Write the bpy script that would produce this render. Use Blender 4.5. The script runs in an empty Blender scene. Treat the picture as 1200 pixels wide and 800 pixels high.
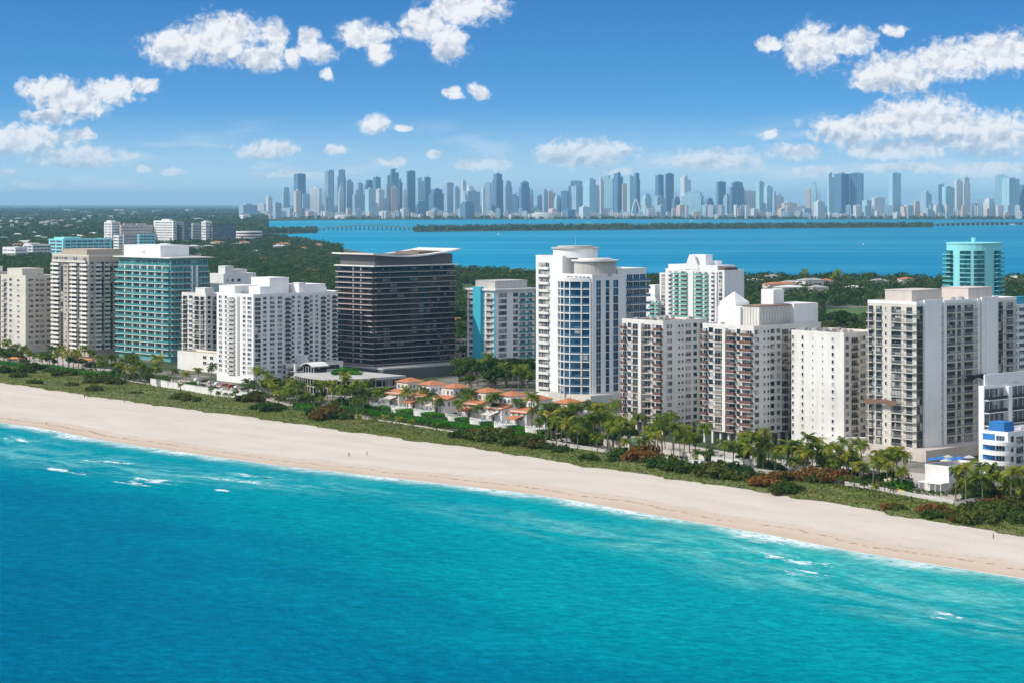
import bpy, math, random
import numpy as np
from mathutils import Vector, Matrix
R = math.radians
random.seed(7); rng = np.random.default_rng(7)
sc = bpy.context.scene
COL = sc.collection
# ------------------------------------------------------------------ camera
H = 92.0; F = 2500.0; HY = 237.0          # eye height (m), focal length in photo pixels, eye level row
cd = bpy.data.cameras.new('camera'); cam = bpy.data.objects.new('camera', cd); COL.objects.link(cam)
cam.location = (0, 0, H); cam.rotation_euler = (R(90), 0, 0)
cd.sensor_width = 36; cd.lens = 36*F/1200; cd.shift_y = -(400-HY)/1200; cd.clip_start = 1; cd.clip_end = 200000
sc.camera = cam
# ------------------------------------------------------------------ light
SUN_AZ = Vector((-1.0, -0.30)).normalized(); SUN_EL = R(40)
sl = bpy.data.lights.new('sun', 'SUN'); sun = bpy.data.objects.new('sun', sl); COL.objects.link(sun)
sl.energy = 3.65; sl.angle = R(0.5); sl.color = (1.0, 0.94, 0.85)
sdir = Vector((SUN_AZ.x*math.cos(SUN_EL), SUN_AZ.y*math.cos(SUN_EL), math.sin(SUN_EL)))
sun.rotation_euler = sdir.to_track_quat('Z', 'Y').to_euler()
sc.view_settings.view_transform = 'Standard'; sc.view_settings.look = 'None'
sc.view_settings.exposure = 0.03; sc.view_settings.gamma = 1.0
sc.view_settings.use_curve_mapping = False
cy = sc.cycles
cy.use_denoising = True
cy.max_bounces = 5; cy.diffuse_bounces = 3; cy.glossy_bounces = 2; cy.transmission_bounces = 2
cy.transparent_max_bounces = 6; cy.volume_bounces = 0; cy.caustics_reflective = False; cy.caustics_refractive = False
cy.sample_clamp_indirect = 4

class NT:
    """small node-tree helper"""
    def __init__(s, t): s.t = t; s.n = t.nodes; s.l = t.links
    def new(s, ty, **k):
        n = s.n.new(ty)
        for a, v in k.items(): setattr(n, a, v)
        return n
    def put(s, sock, v):
        if hasattr(v, 'is_linked') or isinstance(v, bpy.types.NodeSocket): s.l.new(v, sock)
        else: sock.default_value = v
    def m(s, op, a, b=None, c=None, clamp=False):
        n = s.new('ShaderNodeMath', operation=op); n.use_clamp = clamp
        s.put(n.inputs[0], a)
        if b is not None: s.put(n.inputs[1], b)
        if c is not None: s.put(n.inputs[2], c)
        return n.outputs[0]
    def v(s, op, a, b=None, c=None):
        n = s.new('ShaderNodeVectorMath', operation=op); s.put(n.inputs[0], a)
        if b is not None: s.put(n.inputs[1], b)
        if c is not None: s.put(n.inputs[2], c)
        return n.outputs['Value'] if op in ('LENGTH', 'DOT_PRODUCT', 'DISTANCE') else n.outputs[0]
    def noise(s, vec, scale, detail=3, rough=0.5, out=0, dim='3D', lac=2.0):
        n = s.new('ShaderNodeTexNoise', noise_dimensions=dim); s.l.new(vec, n.inputs['Vector'])
        n.inputs['Scale'].default_value = scale; n.inputs['Detail'].default_value = detail
        n.inputs['Roughness'].default_value = rough; n.inputs['Lacunarity'].default_value = lac
        return n.outputs[out]
    def mix(s, f, a, b, blend='MIX'):
        n = s.new('ShaderNodeMix', data_type='RGBA', blend_type=blend)
        s.put(n.inputs[0], f); s.put(n.inputs[6], col4(a)); s.put(n.inputs[7], col4(b))
        return n.outputs[2]
    def rng(s, x, a, b, c=0.0, d=1.0, smooth=True):
        n = s.new('ShaderNodeMapRange'); n.interpolation_type = 'SMOOTHSTEP' if smooth else 'LINEAR'
        s.put(n.inputs[0], x); n.inputs[1].default_value = a; n.inputs[2].default_value = b
        n.inputs[3].default_value = c; n.inputs[4].default_value = d
        return n.outputs[0]
    def sep(s, v): n = s.new('ShaderNodeSeparateXYZ'); s.l.new(v, n.inputs[0]); return n.outputs
    def comb(s, x, y, z=0.0):
        n = s.new('ShaderNodeCombineXYZ'); s.put(n.inputs[0], x); s.put(n.inputs[1], y); s.put(n.inputs[2], z); return n.outputs[0]
    def ramp(s, f, stops, interp='LINEAR'):
        n = s.new('ShaderNodeValToRGB'); s.l.new(f, n.inputs[0]); cr = n.color_ramp; cr.interpolation = interp
        while len(cr.elements) < len(stops): cr.elements.new(0.5)
        for e, (p, c) in zip(cr.elements, stops): e.position = p; e.color = col4(c)
        return n.outputs[0]
def col4(c):
    if isinstance(c, (tuple, list)) and len(c) == 3: return (c[0], c[1], c[2], 1)
    return c
# ------------------------------------------------------------------ world: Nishita sky + cumulus
w = bpy.data.worlds.new('World'); sc.world = w; w.use_nodes = True
T = NT(w.node_tree); T.n.clear()
out = T.new('ShaderNodeOutputWorld'); bg = T.new('ShaderNodeBackground'); T.l.new(bg.outputs[0], out.inputs[0])
tc = T.new('ShaderNodeTexCoord').outputs['Generated']
x, y, z = T.sep(tc)[0:3]
zz = T.m('MULTIPLY_ADD', T.m('MAXIMUM', z, 0.0), 3.2, 0.05)
sky = T.new('ShaderNodeTexSky', sky_type='NISHITA', sun_disc=False)
sky.sun_elevation = SUN_EL; sky.sun_rotation = math.atan2(SUN_AZ.x, SUN_AZ.y)
sky.air_density = 1.0; sky.dust_density = 0.6; sky.ozone_density = 2.2; sky.altitude = 0
T.l.new(T.v('NORMALIZE', T.comb(x, y, zz)), sky.inputs[0])
hsv = T.new('ShaderNodeHueSaturation'); hsv.inputs['Saturation'].default_value = 1.35; hsv.inputs['Value'].default_value = 1.0
T.l.new(sky.outputs[0], hsv.inputs['Color'])
skyc = T.mix(1.0, hsv.outputs[0], (0.66, 1.0, 1.16), 'MULTIPLY')
ymax = T.m('MAXIMUM', y, 0.05)
u = T.m('MULTIPLY', T.m('DIVIDE', x, ymax), F); vv = T.m('MULTIPLY', T.m('DIVIDE', z, ymax), F)   # bearing / elevation
uv = T.comb(u, vv)
wn = T.v('SUBTRACT', T.noise(uv, 0.035, 3, 0.6, 1, '2D'), (0.5, 0.5, 0.5))
wuv = T.v('MULTIPLY_ADD', wn, (20, 13, 0), uv)
CL = [(212,56,46,24),(262,44,44,30),(300,68,40,15),(322,48,18,22),(342,68,10,13),(362,44,12,12),(372,62,22,14),(384,88,9,8),
 (428,42,38,15),(446,62,15,14),(500,28,26,24),(540,8,52,22),(524,50,24,24),
 (60,104,36,14),(86,120,46,19),(130,108,34,15),(170,100,20,8),(58,137,32,10),
 (28,166,60,20),(92,186,54,15),(100,158,14,8),(155,183,10,5),(201,201,16,5),(4,201,12,6),(38,217,24,5),(168,200,8,4),
 (314,176,36,12),(440,146,18,12),(470,149,12,5),(395,175,12,7),(532,110,10,8),(560,108,12,9),
 (460,190,14,7),(510,182,9,5),(566,194,36,8),(685,179,62,17),(838,188,60,14),
 (950,56,34,30),(1000,48,26,15),(904,52,18,8),(1048,35,16,7),
 (1050,86,56,24),(1112,72,52,24),(1172,62,52,26),(1020,100,20,8),
 (1000,154,58,18),(1080,142,70,30),(1156,158,76,28),(930,178,34,10),(1050,176,70,12),
 (960,201,36,6),(1062,197,62,7),(1160,199,70,9),(900,158,12,6),(720,202,26,4),(340,204,40,5)]
d = None
for (cx, cyy, rx, ry) in CL:
    cu, cv = cx-600, HY-cyy
    rx *= 1.08; ry *= 1.1
    L = T.v('LENGTH', T.v('MULTIPLY_ADD', wuv, (1/rx, 1/ry, 0), (-cu/rx, -cv/ry, 0)))
    d = L if d is None else T.m('MINIMUM', d, L)
dd = None
for (cx, cyy, rx, ry) in [(250,74,60,11),(300,80,30,7),(85,138,50,8),(30,182,60,9),(95,196,50,8),(685,192,55,8),(838,199,55,7),(960,78,40,9),(1090,104,90,10),(1180,92,40,9),(1060,166,110,9),(1170,180,80,10),(520,66,30,8),(314,186,34,5)]:
    cu, cv = cx-600, HY-cyy
    L = T.v('LENGTH', T.v('MULTIPLY_ADD', wuv, (1/rx, 1/ry, 0), (-cu/rx, -cv/ry, 0)))
    dd = L if dd is None else T.m('MINIMUM', dd, L)
fb = T.noise(uv, 0.036, 4, 0.6, 0, '2D'); ff = T.noise(wuv, 0.10, 5, 0.58, 0, '2D')
fs = T.noise(wuv, 0.05, 3, 0.45, 0, '2D'); fb2 = T.noise(T.v('ADD', wuv, (-4.0, 7.5, 0)), 0.05, 3, 0.45, 0, '2D'); ff2 = T.noise(T.v('ADD', wuv, (-1.4, 3.0, 0)), 0.10, 4, 0.54, 0, '2D')
dens = T.m('ADD', T.m('SUBTRACT', 1.0, d), T.m('ADD', T.m('MULTIPLY', T.m('SUBTRACT', fb, 0.5), 0.9), T.m('MULTIPLY', T.m('SUBTRACT', ff, 0.5), 0.95)))
alpha = T.m('MULTIPLY', T.rng(dens, -0.16, 0.5), T.rng(d, 1.6, 0.85))
low = T.rng(vv, 25, 95, 0.55, 1.0)
alpha = T.m('MULTIPLY', alpha, T.m('MULTIPLY', low, 0.97))
lit = T.m('ADD', T.m('ADD', T.m('MULTIPLY', T.m('SUBTRACT', fs, fb2), 2.0), T.m('MULTIPLY', T.m('SUBTRACT', ff, ff2), 0.75)), 0.86)  # sunward and shaded sides of the clouds painted by offset noise
lit = T.m('SUBTRACT', lit, T.m('MULTIPLY', T.rng(dd, 1.7, 0.2), 0.62), clamp=True)  # shaded cloud bases painted in by the flat ellipses
# thin milky veil and faint streaks low over the horizon
veil = T.noise(T.v('MULTIPLY', uv, (0.25, 1.3, 1)), 0.03, 5, 0.6, 0, '2D')
skyc = T.mix(T.m('ADD', T.rng(vv, 120, -5, 0.0, 0.62), T.m('MULTIPLY', T.m('MULTIPLY', T.rng(veil, 0.5, 0.72), T.rng(vv, 120, 40)), 0.38)), skyc, (5.2, 6.2, 7.4))
cc = T.mix(lit, (3.5, 4.1, 5.1), (7.3, 7.4, 7.6))
skyf = T.mix(alpha, skyc, cc)
# added cloud layer out of view, overhead and behind, to brighten shaded sides
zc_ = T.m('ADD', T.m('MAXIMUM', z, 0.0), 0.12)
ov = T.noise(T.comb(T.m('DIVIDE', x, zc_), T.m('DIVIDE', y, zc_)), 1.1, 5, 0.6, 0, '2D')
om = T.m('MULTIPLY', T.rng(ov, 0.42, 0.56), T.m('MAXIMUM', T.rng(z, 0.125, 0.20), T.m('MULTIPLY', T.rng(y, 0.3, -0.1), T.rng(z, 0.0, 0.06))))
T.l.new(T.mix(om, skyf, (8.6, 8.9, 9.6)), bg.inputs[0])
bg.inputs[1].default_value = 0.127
w.cycles.sampling_method = 'MANUAL'; w.cycles.sample_map_resolution = 512

# ------------------------------------------------------------------ geometry helpers
DA = Vector((-0.677, 0.736)).normalized()       # along the coast, away to the left
DB = Vector((DA.y, -DA.x))                       # inland, away to the right
if DB.y < 0: DB = -DB
ANG = math.atan2(DB.y, DB.x)
def G(px, py, z=2.0):
    Y = F*(H-z)/(py-HY); return Vector(((px-600)/F*Y, Y, z))
def hit(P, dr, px):
    """distance t along dr from P (2D) until column px"""
    k = (px-600)/F
    return (k*P.y - P.x)/(dr.x - k*dr.y)
def pz(Y, py): return H - (py-HY)/F*Y
class MB:
    def __init__(s): s.v = []; s.f = []; s.m = []
    def quad(s, a, b, c, d, m=0):
        i = len(s.v); s.v += [tuple(a), tuple(b), tuple(c), tuple(d)]; s.f.append((i, i+1, i+2, i+3)); s.m.append(m)
    def tri(s, a, b, c, m=0):
        i = len(s.v); s.v += [tuple(a), tuple(b), tuple(c)]; s.f.append((i, i+1, i+2)); s.m.append(m)
    def box(s, x0, x1, y0, y1, z0, z1, m=0, bottom=True):
        i = len(s.v)
        s.v += [(x0,y0,z0),(x1,y0,z0),(x1,y1,z0),(x0,y1,z0),(x0,y0,z1),(x1,y0,z1),(x1,y1,z1),(x0,y1,z1)]
        fs = [(0,1,5,4),(1,2,6,5),(2,3,7,6),(3,0,4,7),(4,5,6,7)] + ([(3,2,1,0)] if bottom else [])
        for f in fs: s.f.append(tuple(i+k for k in f)); s.m.append(m)
    def prism(s, pts, z0, z1, m=0, cap=True, mtop=None, z1f=None):
        n = len(pts); i = len(s.v)
        s.v += [(p[0], p[1], z0) for p in pts] + [(p[0], p[1], z1 if z1f is None else z1f(p)) for p in pts]
        for k in range(n):
            j = (k+1) % n; s.f.append((i+k, i+j, i+n+j, i+n+k)); s.m.append(m)
        if cap:
            s.f.append(tuple(i+n+k for k in range(n))); s.m.append(m if mtop is None else mtop)
            s.f.append(tuple(i+n-1-k for k in range(n))); s.m.append(m)
    def ring(s, pts, inner, z0, z1, m=0):
        n = len(pts); i = len(s.v)
        s.v += [(p[0], p[1], z0) for p in pts]+[(p[0], p[1], z1) for p in pts]+[(p[0], p[1], z1) for p in inner]+[(p[0], p[1], z0) for p in inner]
        for k in range(n):
            j = (k+1) % n
            for a, b in ((0, 1), (1, 2), (2, 3), (3, 0)):
                s.f.append((i+a*n+k, i+a*n+j, i+b*n+j, i+b*n+k)); s.m.append(m)
    def tube(s, pts, rad, n=6, m=0, cap=True):
        rings = []
        for k, p in enumerate(pts):
            p = Vector(p); t = (Vector(pts[min(k+1, len(pts)-1)])-Vector(pts[max(k-1, 0)])).normalized()
            a = t.cross(Vector((0.3, 0.9, 0.31))).normalized(); b = t.cross(a)
            r = rad[k] if isinstance(rad, (list, tuple)) else rad
            rings.append(len(s.v))
            for q in range(n):
                an = 2*math.pi*q/n; s.v.append(tuple(p+(a*math.cos(an)+b*math.sin(an))*r))
        for k in range(len(pts)-1):
            for q in range(n):
                q2 = (q+1) % n; s.f.append((rings[k]+q, rings[k]+q2, rings[k+1]+q2, rings[k+1]+q)); s.m.append(m)
        if cap:
            s.f.append(tuple(rings[-1]+q for q in range(n))); s.m.append(m)
    def add(s, o, M=None, mo=0):
        i = len(s.v)
        s.v += [tuple(M @ Vector(v)) for v in o.v] if M else o.v
        s.f += [tuple(i+k for k in f) for f in o.f]; s.m += [k+mo for k in o.m]
    def mesh(s, name, mats, smooth=False):
        me = bpy.data.meshes.new(name); me.from_pydata(s.v, [], s.f)
        for m in (mats if isinstance(mats, (list, tuple)) else [mats]): me.materials.append(m)
        if s.m and max(s.m) > 0: me.polygons.foreach_set('material_index', s.m)
        if smooth: me.polygons.foreach_set('use_smooth', [True]*len(me.polygons))
        me.update(); return me
def link(name, me, parent=None, loc=(0, 0, 0), rz=0.0, sc_=None):
    o = bpy.data.objects.new(name, me); COL.objects.link(o)
    o.location = loc; o.rotation_euler = (0, 0, rz)
    if sc_ is not None: o.scale = sc_ if isinstance(sc_, (tuple, list)) else (sc_,)*3
    if parent: o.parent = parent
    return o
def tag(o, label, cat, group=None, kind=None):
    if label: o['label'] = label
    if cat: o['category'] = cat
    if group: o['group'] = group
    if kind: o['kind'] = kind
    return o
def struct(name, me, **k):
    o = link(name, me, **k); o['kind'] = 'structure'; return o
def thing(name, label, cat, loc=(0, 0, 0), rz=0.0, group=None):
    o = link(name, None, loc=loc, rz=rz); o.empty_display_size = 1; return tag(o, label, cat, group)
ORD = ['first','second','third','fourth','fifth','sixth','seventh','eighth','ninth','tenth','eleventh','twelfth']
def nth(k):
    if k < 12: return ORD[k]
    n = k+1; return f"{n}{'th' if 10 <= n % 100 <= 20 else {1:'st',2:'nd',3:'rd'}.get(n % 10,'th')}"
# ------------------------------------------------------------------ materials
MATS = {}
def pmat(name, col, rough=0.6, spec=0.5, metal=0.0):
    m = bpy.data.materials.new(name); m.use_nodes = True; t = NT(m.node_tree)
    p = t.n['Principled BSDF']; p.inputs['Base Color'].default_value = col4(col)
    p.inputs['Roughness'].default_value = rough; p.inputs['Metallic'].default_value = metal
    p.inputs['Specular IOR Level'].default_value = spec
    return m, t, p
def wallmat(name, col, dirt=0.12, rough=0.75, streak=1.0, vary=None):
    m, t, p = pmat(name, col, rough, 0.3)
    pos = t.new('ShaderNodeNewGeometry').outputs['Position']
    a = t.noise(t.v('MULTIPLY', pos, (1, 1, 0.12)), 0.55*streak, 4, 0.6)
    b = t.noise(pos, 0.07, 3, 0.6)
    f = t.m('MULTIPLY', t.m('ADD', t.rng(a, 0.45, 0.75), t.rng(b, 0.4, 0.7)), dirt)
    dk = tuple(c*0.55 for c in col); dk = (dk[0], dk[1]*0.94, dk[2]*0.84)
    t.l.new(t.mix(f, col, dk), p.inputs['Base Color'])
    MATS[name] = m; return m
W_WHITE = wallmat('white_stucco', (0.77, 0.745, 0.70), 0.26)
W_BRIGHT = wallmat('fresh_white_paint', (0.82, 0.82, 0.80), 0.16)
W_CREAM = wallmat('cream_stucco', (0.66, 0.62, 0.54), 0.2)
W_BEIGE = wallmat('beige_stucco', (0.52, 0.43, 0.34), 0.2)
W_PALE = wallmat('pale_rose_stucco', (0.62, 0.55, 0.49), 0.25)
W_GREY = wallmat('grey_concrete', (0.30, 0.30, 0.30), 0.3)
W_LGREY = wallmat('light_concrete', (0.50, 0.49, 0.46), 0.3)
W_BLUE = wallmat('blue_paint', (0.03, 0.18, 0.46), 0.2)
W_CYAN = wallmat('cyan_paint', (0.05, 0.42, 0.55), 0.15)
W_AQUA = wallmat('aqua_paint', (0.28, 0.72, 0.74), 0.1)
W_SEAGL = wallmat('sea_green_spandrel', (0.12, 0.36, 0.36), 0.15)
W_DARK = wallmat('dark_bronze_paint', (0.02, 0.019, 0.02), 0.2)
W_SLATE = wallmat('slate_cladding', (0.13, 0.135, 0.14), 0.2)
W_RUST = wallmat('red_brown_paint', (0.17, 0.095, 0.08), 0.3)
RF_BROWN = wallmat('brown_gravel_roof', (0.30, 0.21, 0.16), 0.5)
RF_GREY = wallmat('grey_gravel_roof', (0.42, 0.40, 0.38), 0.5)
RF_WHITE = wallmat('white_roof_membrane', (0.68, 0.67, 0.65), 0.4)
RF_SAND = wallmat('tan_roof_membrane', (0.48, 0.37, 0.25), 0.5)
def tilemat():
    m, t, p = pmat('orange_clay_tiles', (0.5, 0.15, 0.05), 0.8, 0.2)
    pos = t.new('ShaderNodeNewGeometry').outputs['Position']
    n = t.noise(pos, 1.6, 3, 0.7); n2 = t.noise(pos, 0.2, 2)
    c = t.ramp(n, [(0.3, (0.33, 0.11, 0.05)), (0.5, (0.50, 0.18, 0.075)), (0.7, (0.60, 0.29, 0.14))])
    t.l.new(t.mix(t.m('MULTIPLY', n2, 0.4), c, (0.40, 0.17, 0.09)), p.inputs['Base Color']); return m
TILE = tilemat()
def glassmat(name, c0, c1, rough=0.12, spec=0.7, cur=(0.55, 0.52, 0.47), curp=0.18, cell=2.6):
    m, t, p = pmat(name, c0, rough, spec)
    pos = t.new('ShaderNodeNewGeometry').outputs['Position']
    wn_ = t.new('ShaderNodeTexWhiteNoise', noise_dimensions='3D')
    t.l.new(t.v('FLOOR', t.v('DIVIDE', pos, (cell, cell, 3.0))), wn_.inputs['Vector'])
    r = wn_.outputs['Value']
    c = t.mix(t.m('POWER', r, 1.6), c0, c1)
    s2 = t.sep(wn_.outputs['Color'])[1]
    c = t.mix(t.m('MULTIPLY', t.m('GREATER_THAN', s2, 1-curp), 0.75), c, cur)
    t.l.new(c, p.inputs['Base Color']); return m
GL_DARK = glassmat('dark_window_glass', (0.012, 0.014, 0.018), (0.07, 0.075, 0.08))
GL_SHUT = glassmat('window_with_blinds', (0.05, 0.05, 0.055), (0.17, 0.16, 0.16), curp=0.4, cell=1.9)
GL_BLUE = glassmat('blue_tinted_glass', (0.006, 0.03, 0.07), (0.04, 0.13, 0.22), rough=0.06, curp=0.05, cell=3.4)
GL_TEAL = glassmat('teal_tinted_glass', (0.004, 0.06, 0.075), (0.03, 0.19, 0.20), rough=0.06, curp=0.06, cell=3.1, cur=(0.2, 0.45, 0.44))
GL_NAVY = glassmat('smoked_glass', (0.004, 0.006, 0.009), (0.025, 0.035, 0.045), rough=0.05, spec=0.5, curp=0.14, cur=(0.25, 0.25, 0.25), cell=3.3)
GL_RAIL_T = pmat('teal_glass_rail', (0.05, 0.27, 0.27), 0.15, 0.6)[0]
GL_RAIL_B = pmat('blue_glass_rail', (0.06, 0.15, 0.24), 0.12, 0.6)[0]
GL_RAIL_G = pmat('green_glass_rail', (0.14, 0.42, 0.33), 0.15, 0.6)[0]
GL_RAIL_D = pmat('smoked_glass_rail', (0.045, 0.035, 0.035), 0.15, 0.6)[0]
RAIL_PINK = wallmat('rose_grey_slab', (0.60, 0.50, 0.48), 0.15)
RAIL_BROWN = wallmat('brown_metal_rail', (0.10, 0.055, 0.045), 0.3)
METAL = pmat('galvanised_metal', (0.45, 0.46, 0.47), 0.45, 0.5, 0.6)[0]
FRAME_W = pmat('white_window_frame', (0.74, 0.74, 0.73), 0.5)[0]
FRAME_M = pmat('mid_grey_window_frame', (0.22, 0.22, 0.23), 0.5)[0]
FRAME_D = pmat('dark_window_frame', (0.05, 0.045, 0.045), 0.5)[0]
def plain(name, c, r=0.6): return wallmat(name, c, 0.15, r)
def leafmat(name, stops, sc_=0.35, trans=0.25, attr=True):
    m, t, p = pmat(name, stops[0], 0.6, 0.08)
    oi = t.new('ShaderNodeObjectInfo').outputs['Random']
    pos = t.new('ShaderNodeNewGeometry').outputs['Position']
    at = t.new('ShaderNodeAttribute', attribute_name='tint').outputs['Fac']
    n = t.noise(pos, sc_, 3, 0.65)
    f = t.m('ADD', t.m('MULTIPLY', t.m('FRACT', t.m('ADD', oi, at)), 0.6), t.m('MULTIPLY', t.m('SUBTRACT', n, 0.33), 1.2), clamp=True)
    k = len(stops); c = t.ramp(f, [(i/(k-1), s) for i, s in enumerate(stops)])
    t.l.new(c, p.inputs['Base Color'])
    tr = t.new('ShaderNodeBsdfTranslucent'); t.l.new(t.mix(1.0, c, (1.5, 1.5, 0.7), 'MULTIPLY'), tr.inputs[0])
    mx = t.new('ShaderNodeMixShader'); mx.inputs[0].default_value = trans
    t.l.new(p.outputs[0], mx.inputs[1]); t.l.new(tr.outputs[0], mx.inputs[2]); t.l.new(mx.outputs[0], t.n['Material Output'].inputs[0])
    return m
LEAF = leafmat('broadleaf_foliage', [(0.012, 0.036, 0.007), (0.03, 0.075, 0.012), (0.065, 0.12, 0.018), (0.14, 0.15, 0.03)])
LEAF_FAR = leafmat('distant_foliage', [(0.006, 0.026, 0.008), (0.020, 0.056, 0.012), (0.055, 0.10, 0.020), (0.17, 0.145, 0.07)], 0.03)
PALM = leafmat('palm_frond', [(0.020, 0.048, 0.007), (0.06, 0.11, 0.012), (0.16, 0.20, 0.016), (0.36, 0.29, 0.04)], 0.5)
HEDGE = leafmat('bright_hedge_foliage', [(0.02, 0.11, 0.008), (0.04, 0.19, 0.012), (0.10, 0.28, 0.02)], 0.2)
DUNE = leafmat('dune_plants', [(0.05, 0.095, 0.012), (0.095, 0.15, 0.02), (0.15, 0.195, 0.035), (0.28, 0.24, 0.08)], 0.07, 0.15)
GRAPE = leafmat('sea_grape_foliage', [(0.02, 0.05, 0.008), (0.045, 0.085, 0.012), (0.08, 0.11, 0.018), (0.15, 0.12, 0.03)], 0.4)
GRAPE_R = leafmat('reddish_sea_grape_foliage', [(0.03, 0.07, 0.012), (0.08, 0.085, 0.015), (0.20, 0.09, 0.025), (0.36, 0.16, 0.05)], 0.6)
BARK = wallmat('bark', (0.20, 0.16, 0.12), 0.3)
# ------------------------------------------------------------------ coast lines
def interp(pts, n, z):
    P = [G(a, b, z) for a, b in pts]
    return P
shore_px = [(0,495),(50,501),(110,514),(170,523),(233,532),(327,545),(400,553),(483,562),(560,571),(633,579),(700,591),(800,609),(893,624),(1000,646),(1100,662),(1200,677)]
veg_px = [(0,448),(50,455),(100,463),(150,470),(200,477),(283,487),(400,504),(500,518),(567,526),(667,543),(800,562),(900,577),(1000,593),(1100,612),(1200,628)]
path_px = [(0,428),(57,433),(97,438),(187,452),(240,458),(293,464),(360,480),(400,487),(477,497),(533,507),(633,519),(727,533),(800,541),(910,556),(987,567),(1117,590),(1200,600)]
def world_line(px, z, ext=2500):
    P = [G(a, b, z) for a, b in px]
    out_ = []
    a = P[0]; b = P[-1]
    out_.append(Vector((a.x+DA.x*ext, a.y+DA.y*ext, z))); out_ += P; out_.append(Vector((b.x-DA.x*ext, b.y-DA.y*ext, z)))
    return out_
def ta(p): return p.x*DA.x+p.y*DA.y       # coordinate along the coast
def tb(p): return p.x*DB.x+p.y*DB.y       # coordinate inland
def line_fn(P):
    xs = np.array([ta(p) for p in P]); ys = np.array([tb(p) for p in P]); o = np.argsort(xs); return xs[o], ys[o]
SH = line_fn(world_line(shore_px, 0.0)); VG = line_fn(world_line(veg_px, 2.0)); PT = line_fn(world_line(path_px, 2.0))
def smooth_line(L, n=1200):
    xs = np.linspace(L[0][0], L[0][-1], n); ys = np.interp(xs, *L)
    k = np.hanning(15); k /= k.sum(); yp = np.pad(ys, 7, 'edge'); return xs, np.convolve(yp, k, 'valid')
SH = smooth_line(SH); VG = smooth_line(VG); PT = smooth_line(PT)
def shore(a): return np.interp(a, *SH)
def veg(a): return np.interp(a, *VG)
def path(a): return np.interp(a, *PT)
def W2(a, b, z=0.0): return (DA.x*a+DB.x*b, DA.y*a+DB.y*b, z)
A0, A1 = -1200.0, 3000.0
def strip_mesh(name, avals, bfun_list, zlist, mat, uvfun=None, smooth=True, zfun=None):
    """grid: rows along the coast, columns across; bfun_list = list of functions of a"""
    na, nb = len(avals), len(bfun_list)
    a = np.repeat(avals[:, None], nb, 1); b = np.stack([np.asarray(f(avals), float)*np.ones(na) for f in bfun_list], 1)
    zz_ = np.repeat(np.array(zlist, float)[None, :], na, 0)
    if zfun is not None: zz_ = zz_+zfun(a, b)
    co = np.stack([DA.x*a+DB.x*b, DA.y*a+DB.y*b, zz_], -1).reshape(-1, 3)
    i = np.arange(na*nb).reshape(na, nb)
    q = np.stack([i[:-1, :-1], i[:-1, 1:], i[1:, 1:], i[1:, :-1]], -1).reshape(-1, 4)
    me = np_mesh(name, co, q, mat, smooth)
    ab = np.stack([a, b-np.repeat(shore(avals)[:, None], nb, 1)], -1).reshape(-1, 2)
    uvl = me.uv_layers.new(name='coast'); li = np.empty(len(me.loops), int); me.loops.foreach_get('vertex_index', li)
    uvl.data.foreach_set('uv', (ab[li]/100.0).astype(np.float32).ravel())
    # make normals point up
    return me
def np_mesh(name, co, quads, mats, smooth=False, tint=None, mi=None):
    me = bpy.data.meshes.new(name); nv, nf = len(co), len(quads); k = quads.shape[1]
    me.vertices.add(nv); me.vertices.foreach_set('co', np.asarray(co, np.float32).ravel())
    me.loops.add(nf*k); me.loops.foreach_set('vertex_index', quads.astype(np.int32).ravel())
    me.polygons.add(nf); me.polygons.foreach_set('loop_start', np.arange(nf, dtype=np.int32)*k)
    for m in (mats if isinstance(mats, (list, tuple)) else [mats]): me.materials.append(m)
    if mi is not None: me.polygons.foreach_set('material_index', np.asarray(mi, np.int32))
    if smooth: me.polygons.foreach_set('use_smooth', np.ones(nf, bool))
    if tint is not None:
        at = me.attributes.new('tint', 'FLOAT', 'POINT'); at.data.foreach_set('value', np.asarray(tint, np.float32))
    me.update(calc_edges=True); me.validate(); return me

# ------------------------------------------------------------------ sea
def water_shader(t, c, foam, nrm, rough):
    df = t.new('ShaderNodeBsdfDiffuse'); t.l.new(c, df.inputs[0]); t.l.new(nrm, df.inputs['Normal'])
    gl = t.new('ShaderNodeBsdfGlossy'); gl.inputs['Color'].default_value = (0.0, 0.72, 1.0, 1); gl.inputs['Roughness'].default_value = rough; t.l.new(nrm, gl.inputs['Normal'])
    fr = t.new('ShaderNodeFresnel'); fr.inputs['IOR'].default_value = 1.20; t.l.new(nrm, fr.inputs['Normal'])
    f = t.m('MULTIPLY', fr.outputs[0], 0.38)
    if foam is not None: f = t.m('MULTIPLY', f, t.m('SUBTRACT', 1.0, foam))
    mx = t.new('ShaderNodeMixShader'); t.l.new(f, mx.inputs[0]); t.l.new(df.outputs[0], mx.inputs[1]); t.l.new(gl.outputs[0], mx.inputs[2])
    t.l.new(mx.outputs[0], t.n['Material Output'].inputs[0])
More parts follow.
